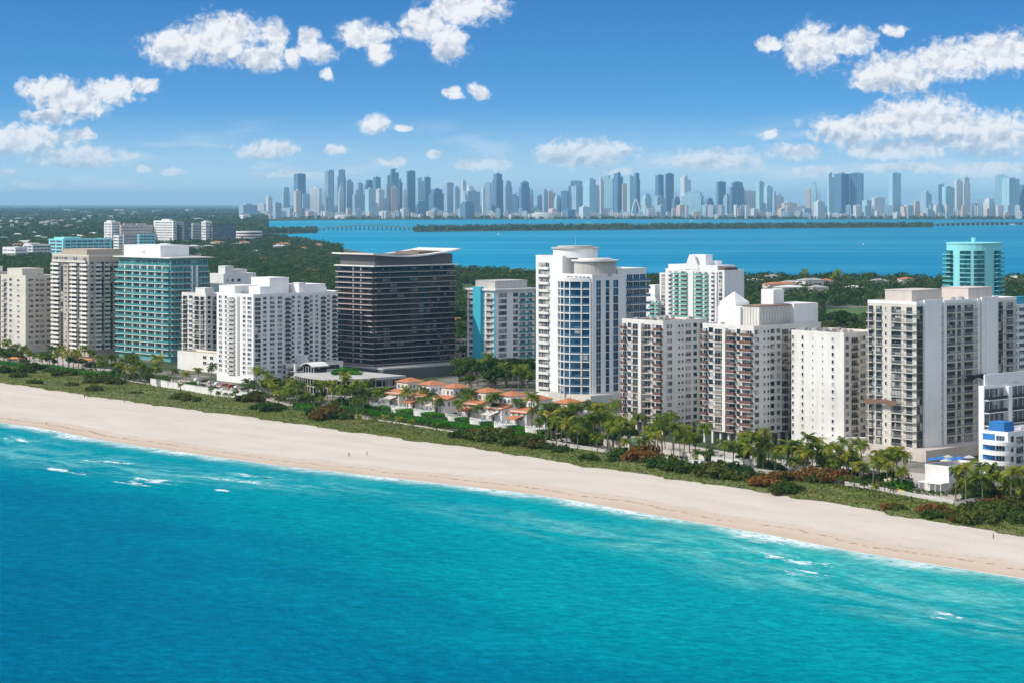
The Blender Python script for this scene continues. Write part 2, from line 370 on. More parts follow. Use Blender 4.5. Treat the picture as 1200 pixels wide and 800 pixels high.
def seamat():
    m, t, p = pmat('sea_water', (0.0, 0.2, 0.3), 0.10, 0.5)
    p.inputs['IOR'].default_value = 1.33
    uvn = t.new('ShaderNodeUVMap', uv_map='coast').outputs[0]
    s = t.sep(uvn); al = t.m('MULTIPLY', s[0], 100); off = t.m('MULTIPLY', s[1], -100)      # metres along / offshore
    pos = t.new('ShaderNodeNewGeometry').outputs['Position']
    v1 = t.comb(t.m('MULTIPLY', al, 0.35), off)
    big = t.noise(v1, 0.012, 4, 0.6, 0, '2D'); mid = t.noise(v1, 0.05, 5, 0.65, 0, '2D')
    dep = t.m('ADD', off, t.m('MULTIPLY', t.m('SUBTRACT', big, 0.5), 90))
    dep = t.m('ADD', dep, t.m('MULTIPLY', t.m('SUBTRACT', mid, 0.5), 45))
    # deeper towards the far left of the coast
    dep = t.m('ADD', dep, t.rng(al, 330, 640, -18, 70, smooth=False))
    c = t.ramp(t.m('DIVIDE', dep, 420.0), [(0.0, (0.018, 0.35, 0.34)), (0.09, (0.003, 0.285, 0.31)), (0.26, (0.0, 0.225, 0.275)),
        (0.42, (0.0, 0.135, 0.225)), (0.62, (0.0, 0.082, 0.17)), (1.0, (0.0, 0.042, 0.115))])
    # pale sand stirred up over the bars
    def spot(a0, o0, ra, ro):
        return t.rng(t.v('LENGTH', t.v('MULTIPLY_ADD', t.comb(al, off), (1/ra, 1/ro, 0), (-a0/ra, -o0/ro, 0))), 1.0, 0.1)
    pp = []
    for (px, py, ra, ro) in BARS:
        g = G(px, py, 0); pp.append(spot(ta(g), float(shore(ta(g)))-tb(g), ra, ro))
    bar = pp[0]
    for q in pp[1:]: bar = t.m('MAXIMUM', bar, q)
    streak = t.noise(t.v('ADD', v1, t.v('MULTIPLY', t.noise(v1, 0.03, 2, 0.5, 1, '2D'), (20, 20, 0))), 0.11, 5, 0.7, 0, '2D')
    c = t.mix(t.m('MULTIPLY', bar, t.rng(streak, 0.36, 0.70, 0.0, 0.66)), c, (0.20, 0.52, 0.50))
    near = t.rng(off, 16, 0)
    c = t.mix(t.m('MULTIPLY', near, 0.55), c, (0.22, 0.43, 0.38))
    # wavelet highlights and dark troughs painted into the water colour
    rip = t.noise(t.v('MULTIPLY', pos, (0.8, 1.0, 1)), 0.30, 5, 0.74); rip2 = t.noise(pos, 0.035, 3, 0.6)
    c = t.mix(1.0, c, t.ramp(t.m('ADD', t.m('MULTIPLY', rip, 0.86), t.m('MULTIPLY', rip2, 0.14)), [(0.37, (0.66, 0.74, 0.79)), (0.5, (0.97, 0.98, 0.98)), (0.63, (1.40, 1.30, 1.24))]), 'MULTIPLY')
    # foam: swash line + small breakers
    edge = t.m('ADD', off, t.m('MULTIPLY', t.m('SUBTRACT', t.noise(t.comb(al, 0), 0.035, 4, 0.6, 0, '2D'), 0.5), 22))
    fn = t.noise(t.comb(t.m('MULTIPLY', al, 0.5), off), 0.5, 5, 0.7, 0, '2D')
    patch = t.noise(t.comb(al, 3.0), 0.014, 3, 0.6, 0, '2D')
    f1 = t.m('MULTIPLY', t.rng(edge, 9.5, 1.5), t.m('MULTIPLY', t.rng(fn, 0.32, 0.55), t.rng(patch, 0.34, 0.62, 0.35, 1.0)))
    f1 = t.m('MAXIMUM', f1, t.m('MULTIPLY', t.rng(off, 1.3, 0.2), 0.85))
    # second thin broken line of swash
    ln = t.m('ABSOLUTE', t.m('SUBTRACT', edge, 8.5))
    f2 = t.m('MULTIPLY', t.rng(ln, 1.0, 0.1), t.m('MULTIPLY', t.rng(patch, 0.55, 0.7), t.rng(fn, 0.45, 0.6)))
    pf = None
    for (px, py, ra, ro) in BREAK:
        g = G(px, py, 0); q = spot(ta(g), float(shore(ta(g)))-tb(g), ra, ro); pf = q if pf is None else t.m('MAXIMUM', pf, q)
    bn = t.noise(t.comb(t.m('MULTIPLY', al, 0.42), off), 0.30, 7, 0.74, 0, '2D')
    f3 = t.m('MULTIPLY', t.rng(t.m('ADD', pf, t.m('MULTIPLY', t.m('SUBTRACT', bn, 0.5), 4.2)), 0.80, 1.35), t.rng(pf, 0.05, 0.4))
    caps = t.m('MULTIPLY', t.rng(t.noise(t.comb(t.m('MULTIPLY', al, 0.3), off), 0.16, 6, 0.75, 0, '2D'), 0.735, 0.78), 0.5)
    foam = t.m('MAXIMUM', t.m('MAXIMUM', f1, f2), t.m('MAXIMUM', f3, caps))
    c = t.mix(t.m('MULTIPLY', foam, 0.9), c, (0.78, 0.82, 0.82))
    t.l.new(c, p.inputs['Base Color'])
    t.l.new(t.m('ADD', 0.16, t.m('MULTIPLY', foam, 0.6)), p.inputs['Roughness'])
    p.inputs['Specular IOR Level'].default_value = 0.1
    b1 = t.noise(t.comb(t.m('MULTIPLY', al, 0.7), off), 0.10, 5, 0.65, 0, '2D'); b2 = t.noise(pos, 0.6, 4, 0.7)
    hgt = t.m('ADD', t.m('MULTIPLY', b1, 2.2), t.m('MULTIPLY', b2, 0.45))
    bp = t.new('ShaderNodeBump'); bp.inputs['Strength'].default_value = 0.55; bp.inputs['Distance'].default_value = 1.0
    t.l.new(hgt, bp.inputs['Height']); water_shader(t, c, foam, bp.outputs[0], 0.16)
    return m
BARS = [(60,535,110,32),(190,555,60,22),(300,562,90,26),(700,628,120,20),(900,650,80,26),(960,680,60,30),(1060,690,70,22),(1150,730,60,20),(20,515,60,18),(820,645,60,18)]
BREAK = [(20,514,26,8),(132,541,20,7),(178,563,24,9),(108,539,14,6),(70,550,30,7),(155,566,20,6),(262,574,8,5),(296,557,18,6),(945,672,17,7),(925,655,34,7),(1110,719,9,4),(1118,722,6,3),(280,563,30,6),(1095,722,6,3)]
av = np.linspace(A0, A1, 600)
offs = [-4, 0, 4, 10, 20, 40, 70, 110, 170, 250, 350, 500, 900, 1600, 3200]
struct('ocean', strip_mesh('ocean', av, [(lambda a, o=o: shore(a)-o) for o in reversed(offs)], [0.0]*len(offs), seamat()))
def baymat():
    m, t, p = pmat('bay_water', (0.0, 0.2, 0.3), 0.2, 0.35)
    p.inputs['IOR'].default_value = 1.33
    pos = t.new('ShaderNodeNewGeometry').outputs['Position']
    n = t.noise(t.v('MULTIPLY', pos, (0.25, 1, 1)), 0.0016, 5, 0.6)
    n2 = t.noise(t.v('MULTIPLY', pos, (0.2, 1, 1)), 0.006, 4, 0.65)
    c = t.ramp(t.m('ADD', t.m('MULTIPLY', n, 0.65), t.m('MULTIPLY', n2, 0.35)), [(0.3, (0.008, 0.17, 0.275)), (0.48, (0.02, 0.225, 0.33)), (0.62, (0.06, 0.31, 0.40))])
    t.l.new(c, p.inputs['Base Color'])
    b = t.noise(pos, 0.15, 4, 0.7)
    bp = t.new('ShaderNodeBump'); bp.inputs['Strength'].default_value = 0.5; bp.inputs['Distance'].default_value = 1.5
    t.l.new(b, bp.inputs['Height']); water_shader(t, c, None, bp.outputs[0], 0.22); return m
def poly_mesh(name, pts, z, mat, skirt=0.0):
    mb = MB(); n = len(pts); mb.v = [(p[0], p[1], z) for p in pts]; mb.f = [tuple(range(n))]; mb.m = [0]
    if skirt:
        mb.v += [(p[0], p[1], z-skirt) for p in pts]
        for k in range(n): mb.f.append((k, n+k, n+(k+1) % n, (k+1) % n)); mb.m.append(0)
    me = mb.mesh(name, mat); return me
cst = [W2(a, float(path(a))+60) for a in np.linspace(A0+10, A1-10, 60)]
FAR = 57000.0
bay = [(30000, -1500)] + [(c[0], c[1]) for c in cst] + [(-6000, 5000), (-30000, FAR), (30000, FAR)]
struct('bay_water', poly_mesh('bay_water', bay, 0.0, baymat()))
# ------------------------------------------------------------------ beach
def sandmat():
    m, t, p = pmat('beach_sand', (0.6, 0.5, 0.4), 0.9, 0.15)
    uvn = t.new('ShaderNodeUVMap', uv_map='coast').outputs[0]
    s = t.sep(uvn); al = t.m('MULTIPLY', s[0], 100); d_ = t.m('MULTIPLY', s[1], 100)
    v1 = t.comb(t.m('MULTIPLY', al, 0.3), d_)
    n = t.noise(v1, 0.09, 5, 0.65, 0, '2D'); fine = t.noise(t.comb(al, d_), 0.9, 3, 0.7, 0, '2D')
    c = t.ramp(n, [(0.3, (0.545, 0.475, 0.395)), (0.55, (0.59, 0.525, 0.447)), (0.75, (0.62, 0.565, 0.49))])
    c = t.mix(t.m('MULTIPLY', t.rng(fine, 0.45, 0.75), 0.16), c, (0.40, 0.31, 0.23))
    wig = t.m('MULTIPLY', t.m('SUBTRACT', t.noise(t.comb(al, 1.0), 0.03, 4, 0.6, 0, '2D'), 0.5), 10)
    dd_ = t.m('ADD', d_, wig)
    c = t.mix(t.m('MULTIPLY', t.rng(dd_, 17, 7), 0.6), c, (0.50, 0.375, 0.27))
    c = t.mix(t.m('MULTIPLY', t.rng(dd_, 5, 1), 0.35), c, (0.40, 0.30, 0.22))
    for o, w_, k in ((7.0, 1.0, 0.6), (12.0, 0.8, 0.25)):
        l_ = t.rng(t.m('ABSOLUTE', t.m('SUBTRACT', dd_, o)), w_, 0.1)
        c = t.mix(t.m('MULTIPLY', t.m('MULTIPLY', l_, t.rng(t.noise(t.comb(al, d_), 0.35, 4, 0.7, 0, '2D'), 0.46, 0.56)), k), c, (0.13, 0.065, 0.032))
    # vehicle tracks running along the beach
    for o in (42, 44.5, 57, 59):
        l_ = t.rng(t.m('ABSOLUTE', t.m('SUBTRACT', dd_, o)), 0.9, 0.2); c = t.mix(t.m('MULTIPLY', l_, 0.12), c, (0.4, 0.32, 0.25))
    t.l.new(c, p.inputs['Base Color'])
    bp = t.new('ShaderNodeBump'); bp.inputs['Strength'].default_value = 0.5; bp.inputs['Distance'].default_value = 0.25
    t.l.new(t.m('ADD', n, fine), bp.inputs['Height']); t.l.new(bp.outputs[0], p.inputs['Normal']); return m
fr = [-0.06, 0.0, 0.04, 0.12, 0.25, 0.5, 0.75, 1.0, 1.08]; zs = [-0.45, 0.012, 0.28, 0.75, 1.1, 1.45, 1.8, 2.02, 1.9]
struct('beach_sand', strip_mesh('beach_sand', av, [(lambda a, q=q: shore(a)+(veg(a)-shore(a))*q) for q in fr], zs, sandmat()))
# ------------------------------------------------------------------ city ground
def citymat():
    m, t, p = pmat('city_ground', (0.2, 0.2, 0.17), 0.9, 0.2)
    pos = t.new('ShaderNodeNewGeometry').outputs['Position']
    n = t.noise(pos, 0.02, 5, 0.6); n2 = t.noise(pos, 0.6, 3, 0.7)
    c = t.ramp(n, [(0.42, (0.035, 0.060, 0.022)), (0.50, (0.055, 0.085, 0.03)), (0.56, (0.24, 0.22, 0.19)), (0.7, (0.33, 0.29, 0.24))])
    c = t.mix(t.m('MULTIPLY', n2, 0.35), c, (0.09, 0.09, 0.075))
    t.l.new(c, p.inputs['Base Color']); return m
def farmat():
    m, t, p = pmat('mainland_ground', (0.03, 0.06, 0.03), 0.9, 0.1)
    pos = t.new('ShaderNodeNewGeometry').outputs['Position']
    n = t.noise(t.v('MULTIPLY', pos, (1, 0.35, 1)), 0.004, 6, 0.7); w_ = t.new('ShaderNodeTexVoronoi'); w_.inputs['Scale'].default_value = 0.012
    t.l.new(pos, w_.inputs['Vector'])
    c = t.ramp(n, [(0.35, (0.016, 0.040, 0.016)), (0.6, (0.05, 0.08, 0.035))])
    c = t.mix(t.m('MULTIPLY', t.m('MULTIPLY', t.rng(w_.outputs[0], 0.16, 0.05), t.rng(n, 0.5, 0.6)), 0.8), c, (0.5, 0.48, 0.45))
    t.l.new(c, p.inputs['Base Color']); return m
CITY = citymat()
back_px = [(1500,331),(1200,331),(1030,331),(860,330),(740,329),(640,326),(530,319),(480,305),(400,291),(340,282),(312,277)]
bk = [G(a, b) for a, b in back_px]
front = [W2(a, float(veg(a))) for a in np.linspace(-900, 2800, 160)]
cg = [(c[0], c[1]) for c in front] + [(-4500, 9000), (-1150, 9000), (-1130, 8200)] + [(p.x, p.y) for p in reversed(bk)] + [(1400, -400)]
struct('ground', poly_mesh('ground', cg, 2.0, CITY, 3.0))
ml = [(30000, 11400), (2900, 11250), (1200, 11300), (400, 11350), (-300, 11200), (-900, 10950), (-1250, 10300), (-1180, 8990), (-4500, 8990), (-30000, 30000), (-30000, FAR), (30000, FAR)]
struct('mainland_ground', poly_mesh('mainland_ground', ml, 2.4, farmat(), 3.0))
# haze
hb = MB(); hb.box(-31000, 31000, -2600, FAR+1000, -1.6, 320)
hm = bpy.data.materials.new('haze_air'); hm.use_nodes = True; ht = NT(hm.node_tree); ht.n.clear()
ho = ht.new('ShaderNodeOutputMaterial'); hv = ht.new('ShaderNodeVolumePrincipled')
hv.inputs['Color'].default_value = (0.38, 0.75, 1.0, 1); hv.inputs['Density'].default_value = 3.0e-5; hv.inputs['Anisotropy'].default_value = 0.0
ht.l.new(hv.outputs[0], ho.inputs['Volume'])
tag(link('haze', hb.mesh('haze', hm)), 'thin blue haze over the bay and city', 'haze', kind='stuff')
# ================================================================== buildings
MCACHE = {}
def window_mesh(w_, h, glass, frame, mull=1, deep=0.12):
    k = ('win', round(w_, 1), round(h, 1), glass.name, frame.name, mull)
    if k in MCACHE: return MCACHE[k]
    w_, h = round(w_, 1), round(h, 1); mb = MB(); t = 0.09
    mb.box(t, w_-t, -0.03, 0.02, t, h-t, 1)
    mb.box(0, w_, -deep, 0.02, 0, t, 0); mb.box(0, w_, -deep, 0.02, h-t, h, 0)
    mb.box(0, t, -deep, 0.02, t, h-t, 0); mb.box(w_-t, w_, -deep, 0.02, t, h-t, 0)
    for q in range(mull): c = w_*(q+1)/(mull+1); mb.box(c-0.04, c+0.04, -0.08, 0.02, t, h-t, 0)
    mb.box(-0.08, w_+0.08, -deep-0.10, 0.02, -0.10, 0, 0)
    MCACHE[k] = mb; return mb
def balcony_mesh(w_, dep, style, slab, rail, hr=1.05, th=0.22):
    k = ('bal', round(w_, 1), round(dep, 1), style, slab.name, rail.name, th, hr)
    if k in MCACHE: return MCACHE[k]
    w_ = round(w_, 1); mb = MB()
    mb.box(0, w_, -dep, 0.02, -th, 0, 0)
    if style == 'solid':
        mb.box(0, w_, -dep, -dep+0.1, 0, hr, 1); mb.box(0, 0.1, -dep+0.1, 0.02, 0, hr, 1); mb.box(w_-0.1, w_, -dep+0.1, 0.02, 0, hr, 1)
    elif style == 'glass':
        mb.box(0.03, w_-0.03, -dep+0.04, -dep+0.07, 0, hr-0.1, 1); mb.box(0.03, 0.06, -dep+0.07, 0.0, 0, hr-0.1, 1); mb.box(w_-0.06, w_-0.03, -dep+0.07, 0.0, 0, hr-0.1, 1)
        mb.box(0, w_, -dep+0.03, -dep+0.08, hr-0.1, hr-0.02, 1)
    else:
        mb.box(0, w_, -dep+0.03, -dep+0.08, hr-0.08, hr, 1); mb.box(0, w_, -dep+0.03, -dep+0.08, 0.1, 0.16, 1)
        n = max(3, int(w_/0.3))
        for q in range(n+1):
            c = 0.03+(w_-0.06)*q/n; mb.box(c-0.025, c+0.025, -dep+0.03, -dep+0.08, 0, hr-0.08, 1)
        for xx in (0.03, w_-0.08): mb.box(xx, xx+0.05, -dep+0.08, 0, hr-0.08, hr, 1)
    MCACHE[k] = mb; return mb
MESHES = {}
def shared(mb, name, mats):
    k = (id(mb), tuple(m.name for m in mats))
    if k not in MESHES: MESHES[k] = mb.mesh(name, mats)
    return MESHES[k]
SUB = {'window': 'pane', 'sliding_door': 'pane', 'balcony': 'railing', 'door': 'pane'}
def two(name, mb, mats, par, loc, rz=0.0):
    """a window with its pane, a balcony with its railing"""
    if len(mats) < 2 or name not in SUB: return link(name, shared(mb, name, mats), par, loc, rz)
    k = (id(mb), 'split')
    if k not in MCACHE:
        A_, B_ = MB(), MB()
        for f, m in zip(mb.f, mb.m):
            t = B_ if m == 1 else A_; i = len(t.v); t.v += [mb.v[q] for q in f]; t.f.append(tuple(range(i, i+len(f)))); t.m.append(0)
        MCACHE[k] = (A_, B_)
    A_, B_ = MCACHE[k]; o = link(name, shared(A_, name, [mats[0]]), par, loc, rz)
    link(SUB[name], shared(B_, SUB[name], [mats[1]]), o); return o
class Building:
    """top-level thing; local x = inland direction, local y = along the coast (away), origin = near corner"""
    def __init__(s, name, label, cat, corner, z0=2.0, group=None):
        s.C = G(corner[0], corner[1], z0); s.z0 = z0
        s.root = thing(name, label, cat, s.C, ANG, group); s.cur = s; s.rep = {}
        s.blocks = []
    def local(s, P): d = Vector((P[0]-s.C.x, P[1]-s.C.y)); return (d.dot(DB), d.dot(DA))
    def part(s, name, mb, mats, loc=(0, 0, 0), rz=0, parent=None, label=None, smooth=False):
        o = link(name, mb.mesh(name, mats, smooth), parent or s.root, loc, rz)
        if label: o['label'] = label
        return o
    def put(s, name, mb, mats, face, s_, z, out_=0.0):
        """remember a repeated part at (face, distance along face from its left end, height)"""
        blk, side = face
        if side == 'L': loc = (blk.x0-out_, blk.y0+blk.W-s_, z); rz = -math.pi/2
        else: loc = (blk.x0+s_, blk.y0-out_, z); rz = 0.0
        s.rep.setdefault(name, []).append((mb, tuple(mats), loc, rz))
    def finish(s):
        for name, L in s.rep.items():
            ind, rest = L[:100], L[100:]
            if len(L) > 100:      # the nearest hundred (largest in view) stay separate
                def dist(e):
                    M = Matrix.Rotation(ANG, 3, 'Z') @ Vector(e[2]) + s.C; return (M-Vector((0, 0, H))).length
                Ls = sorted(L, key=dist); ind, rest = Ls[:100], Ls[100:]
            for mb, mats, loc, rz in ind: two(name, mb, mats, s.root, loc, rz)
            if rest:
                big = MB(); ml_ = []
                for mb, mats, loc, rz in rest:
                    idx = []
                    for m in mats:
                        if m not in ml_: ml_.append(m)
                        idx.append(ml_.index(m))
                    M = Matrix.Translation(loc) @ Matrix.Rotation(rz, 4, 'Z'); i = len(big.v)
                    big.v += [tuple(M @ Vector(v)) for v in mb.v]; big.f += [tuple(i+q for q in f) for f in mb.f]; big.m += [idx[q] for q in mb.m]
                o = link(name, big.mesh(name, ml_), s.root); o['kind'] = 'stuff'
class Block:
    """box volume of a building, given by picture columns of its left end, near corner and right end"""
    def __init__(s, b, pxL, pxC, pxR, ytop=None, setb=(0, 0), z0=0.0, ht=None, ycorner=None, D=None, W=None):
        s.b = b
        # corner on the line x'=setb[0] .. choose corner point
        if ycorner is not None: P = G(pxC, ycorner, b.z0); s.x0, s.y0 = b.local(P)
        else: s.x0, s.y0 = setb
        s.P = b.C+DB3*s.x0+DA3*s.y0
        s.W = W if W is not None else hit(s.P, DA, pxL); s.D = D if D is not None else hit(s.P, DB, pxR)
        s.ht = ht if ht is not None else pz(s.P.y, ytop)-b.z0
        s.zb = z0
    def sL(s, px): return s.W-hit(s.P, DA, px)
    def sR(s, px): return hit(s.P, DB, px)
    def wall(s, mat, roof=None, parapet=0.9, name='wall', rim=None):
        mb = MB(); x0, x1, y0, y1 = s.x0, s.x0+s.D, s.y0, s.y0+s.W
        mb.box(x0, x1, y0, y1, s.zb, s.ht-parapet, 0); s.b.part(name, mb, [mat])
        if roof is not None:
            r = MB(); t = 0.35
            r.box(x0+t, x1-t, y0+t, y1-t, s.ht-parapet+0.004, s.ht-parapet+0.12, 0); s.b.part('roof', r, [roof])
            q = MB(); e = 0.06
            q.ring([(x0-e, y0-e), (x1+e, y0-e), (x1+e, y1+e), (x0-e, y1+e)], [(x0+t, y0+t), (x1-t, y0+t), (x1-t, y1-t), (x0+t, y1-t)], s.ht-parapet-0.15, s.ht, 0)
            s.b.part('parapet', q, [rim or mat])
DA3 = Vector((DA.x, DA.y, 0)); DB3 = Vector((DB.x, DB.y, 0))
def facade(b, blk, side, bays, floors, ztop, zbot, wallm=W_WHITE):
    """bays: (px0, px1, type, opts)"""
    fh = (ztop-zbot)/floors; f = (blk, side); conv = blk.sL if side == 'L' else blk.sR
    for bay in bays:
        a0, a1, ty = bay[:3]; o = bay[3] if len(bay) > 3 else {}
        s0, s1 = conv(a0), conv(a1); w_ = s1-s0
        if w_ < 0.3: continue
        gl = o.get('glass', GL_DARK); fr_ = o.get('frame', FRAME_W)
        if ty == 'pier':      # a projecting vertical fin
            mb = MB(); d_ = o.get('d', 0.6); mb.box(0, w_, -d_, 0.02, 0, o.get('top', ztop)-zbot+o.get('ext', 0)); b.put('pier', mb, [o.get('mat', wallm)], f, s0, zbot, 0)
            continue
        gl0 = gl; gr_ = random.Random(int(a0*7)+floors)
        if ty == 'strip':     # full-height recessed dark glazing drawn as one tall window wall per floor
            for i in range(floors):
                z_ = zbot+i*fh; mb = window_mesh(w_, fh-0.35, gl, fr_, max(0, int(w_/1.6)-1)); b.put('window', mb, [fr_, gl], f, s0, z_+0.2)
            continue
        for i in range(o.get('f0', 0), floors-o.get('skip', 0)):
            z_ = zbot+i*fh; gl = gl0 if gr_.random() < 0.75 else GL_SHUT if gl0 is GL_DARK else gl0
            if ty == 'win':
                hh = o.get('h', 1.5)*1.18; n = o.get('n', 1); ww = w_/n*(0.86 if n > 1 else 1)
                for q in range(n):
                    mb = window_mesh(ww, hh, gl, fr_, max(0, int(ww/1.3)-1) if ww > 1.5 else 0)
                    b.put('window', mb, [fr_, gl], f, s0+q*w_/n+(w_/n-ww)/2, z_+o.get('sill', 0.95)*0.85)
            elif ty == 'balc':
                dep = o.get('dep', 1.5); st = o.get('style', 'bars'); rl = o.get('rail', RAIL_BROWN); slab = o.get('slab', wallm)
                mb = balcony_mesh(w_, dep, st, slab, rl); b.put('balcony', mb, [slab, rl], f, s0, z_+0.15)
                dw = w_*o.get('dw', 0.8); hh = min(2.3, fh-0.6)
                mb = window_mesh(dw, hh, gl, fr_, max(1, int(dw/1.2)-1)); b.put('sliding_door', mb, [fr_, gl], f, s0+(w_-dw)/2, z_+0.2)
            elif ty == 'band':      # projecting slab + rail + continuous glazing
                dep = o.get('dep', 1.4); slab = o.get('slab', wallm); rl = o.get('rail', RAIL_PINK)
                mb = balcony_mesh(w_, dep, o.get('style', 'solid'), slab, rl, o.get('hr', 1.05), o.get('th', 0.3)); b.put('balcony', mb, [slab, rl], f, s0, z_+0.2)
                k = o.get('n', max(1, int(w_/4.5)))
                for q in range(k):
                    mb = window_mesh(w_/k*0.93, fh-0.55, gl, fr_, 2); b.put('window', mb, [fr_, gl], f, s0+(q+0.035)*w_/k, z_+0.25)
def roofbox(b, blk, u0, u1, v0, v1, h, mat, name='rooftop_block', zb=None, roof=None):
    """box on the roof: u = fraction of depth, v = fraction of width (0 = near corner)"""
    x0, x1 = blk.x0+blk.D*u0, blk.x0+blk.D*u1; y0, y1 = blk.y0+blk.W*v0, blk.y0+blk.W*v1
    zb = blk.ht-0.9 if zb is None else zb
    mb = MB(); mb.box(x0, x1, y0, y1, zb+0.1, zb+0.9+h, 0)
    mb.box(x0-0.15, x1+0.15, y0-0.15, y1+0.15, zb+0.9+h, zb+0.9+h+0.25, 0)
    return b.part(name, mb, [mat])
def clutter(b, blk, n, seed, area=(0.08, 0.92, 0.08, 0.92)):
    """air conditioners and ducts on the roof"""
    rr = random.Random(seed)
    for q in range(n):
        x_ = blk.x0+blk.D*rr.uniform(area[0], area[1]); y_ = blk.y0+blk.W*rr.uniform(area[2], area[3]); z_ = blk.ht-0.78
        mb = MB(); a, c, h = rr.uniform(1, 3), rr.uniform(0.8, 2), rr.uniform(0.7, 1.6)
        mb.box(0, a, 0, c, 0.15, h, 0); mb.box(0.1, 0.25, 0.1, c-0.1, 0, 0.15, 0); mb.box(a-0.25, a-0.1, 0.1, c-0.1, 0, 0.15, 0)
        mb.prism([(a/2+0.35*math.cos(t*math.pi/4), c/2+0.35*math.sin(t*math.pi/4)) for t in range(8)], h, h+0.2, 0)
        b.part('air_conditioner', mb, [rr.choice([METAL, RF_WHITE, W_LGREY])], (x_, y_, z_))

# ---- A: cream slab at the far left
b = Building('condo_tower', 'cream slab tower at the far left edge with small windows and green-tinted side', 'tower', (30, 413))
k = Block(b, 1, 30, 66, 323); k.wall(W_CREAM, RF_GREY)
facade(b, k, 'L', [(4,8,'balc',{}),(11,14,'win',{}),(20,23,'win',{'h':1.2})], 13, k.ht-1.5, 4)
facade(b, k, 'R', [(33,39,'win',{'glass':GL_SHUT}),(41,46,'balc',{'style':'solid','rail':W_CREAM}),(47,52,'win',{'glass':GL_SHUT}),(54,60,'balc',{'style':'solid','rail':W_CREAM})], 13, k.ht-1.5, 4)
roofbox(b, k, 0.05, 0.75, 0.2, 0.8, 3.6, W_CREAM); clutter(b, k, 5, 1); b.finish()
b = Building('condo_tower', 'pale tower cut off by the left edge of the view beside the cream slab', 'tower', (-4, 408))
k = Block(b, -40, -4, 14, 319); k.wall(W_PALE, RF_WHITE)
facade(b, k, 'R', [(-3,1,'balc',{}),(3,6,'win',{})], 13, k.ht-1.5, 4); roofbox(b, k, 0.3, 0.8, 0.2, 0.6, 3, W_WHITE); b.finish()
# ---- B: beige balcony tower
b = Building('condo_tower', 'tall beige tower with white balcony ends standing left of the teal glass tower', 'tower', (104, 418))
k = Block(b, 61, 104, 148, 299); k.wall(W_BEIGE, RF_GREY, rim=W_CREAM)
bo = {'style':'solid','rail':W_WHITE,'slab':W_WHITE,'dep':1.3,'glass':GL_DARK,'frame':FRAME_D}
zt = pz(k.P.y, 307)-2
facade(b, k, 'L', [(61.5,70.5,'balc',bo),(71.2,74.2,'strip',{'frame':FRAME_D}),(75.5,79,'win',{'h':1.3,'glass':GL_SHUT}),(80.2,83,'strip',{'frame':FRAME_D}),(83.5,91.5,'balc',bo),(92,95,'strip',{'frame':FRAME_D}),(95.5,103.5,'balc',bo)], 20, zt, 4)
facade(b, k, 'R', [(105.5,110,'win',{'glass':GL_DARK}),(112,118,'balc',bo),(118.5,121.5,'strip',{'frame':FRAME_D}),(122.5,128,'balc',bo),(128.5,132,'strip',{'frame':FRAME_D}),(133,140,'balc',bo)], 20, zt, 4)
facade(b, k, 'L', [(63,102,'band',{'style':'solid','rail':W_CREAM,'slab':W_CREAM,'hr':1.2,'n':7,'glass':GL_SHUT})], 1, k.ht-1.2, k.ht-4.6)
roofbox(b, k, 0.0, 0.9, 0.05, 0.72, 2.9, W_BEIGE); clutter(b, k, 5, 2, (0.05, 0.3, 0.75, 0.95)); b.finish()
# ---- C: teal glass tower
b = Building('glass_tower', 'teal glass tower with a plain white rooftop box and wraparound glass balconies', 'tower', (200, 424))
k = Block(b, 139, 200, 244, 303); k.wall(W_SEAGL, RF_WHITE)
go = {'style':'glass','rail':GL_RAIL_T,'slab':W_WHITE,'glass':GL_TEAL,'frame':FRAME_W,'dep':1.8}
zt = k.ht-4.6
facade(b, k, 'L', [(138,200,'band',dict(go, n=7))], 15, zt, 3.5)
facade(b, k, 'R', [(200.2,214,'band',dict(go, n=3)),(215,223,'band',dict(go, n=2)),(226,228,'win',{'glass':GL_TEAL}),(232,244,'band',dict(go, n=3))], 15, zt, 3.5)
facade(b, k, 'R', [(223,225.3,'pier',{'mat':W_BRIGHT,'d':0.9}),(229,231.3,'pier',{'mat':W_BRIGHT,'d':0.9})], 15, zt, 3.5)
facade(b, k, 'L', [(x_, x_+1.0, 'pier', {'mat':W_WHITE,'d':1.2}) for x_ in (147.5, 156.5, 165.5, 174, 183, 191.5)], 15, zt, 3.5)
facade(b, k, 'L', [(140,199,'band',dict(go, n=9, dep=0.5))], 1, k.ht-0.9, zt+0.1); facade(b, k, 'R', [(201,243,'band',dict(go, n=7, dep=0.5))], 1, k.ht-0.9, zt+0.1)
mb = MB(); mb.box(k.x0-2.6, k.x0+k.D+2, k.y0-2.6, k.y0+k.W+2, k.ht-0.1, k.ht+0.45); b.part('roof_slab', mb, [W_WHITE])
o_ = roofbox(b, k, 0.04, 0.80, 0.22, 0.92, 6.2, W_BRIGHT, zb=k.ht-0.35)
mb = MB()
for q in range(2): mb.box(k.x0+k.D*0.04-0.06, k.x0+k.D*0.04+0.02, k.y0+k.W*0.5+q*2.2, k.y0+k.W*0.5+q*2.2+1.7, k.ht+1.8, k.ht+3.9)
b.part('louvre', mb, [W_LGREY]); clutter(b, k, 4, 3, (0.1, 0.6, 0.3, 0.8)); b.finish()
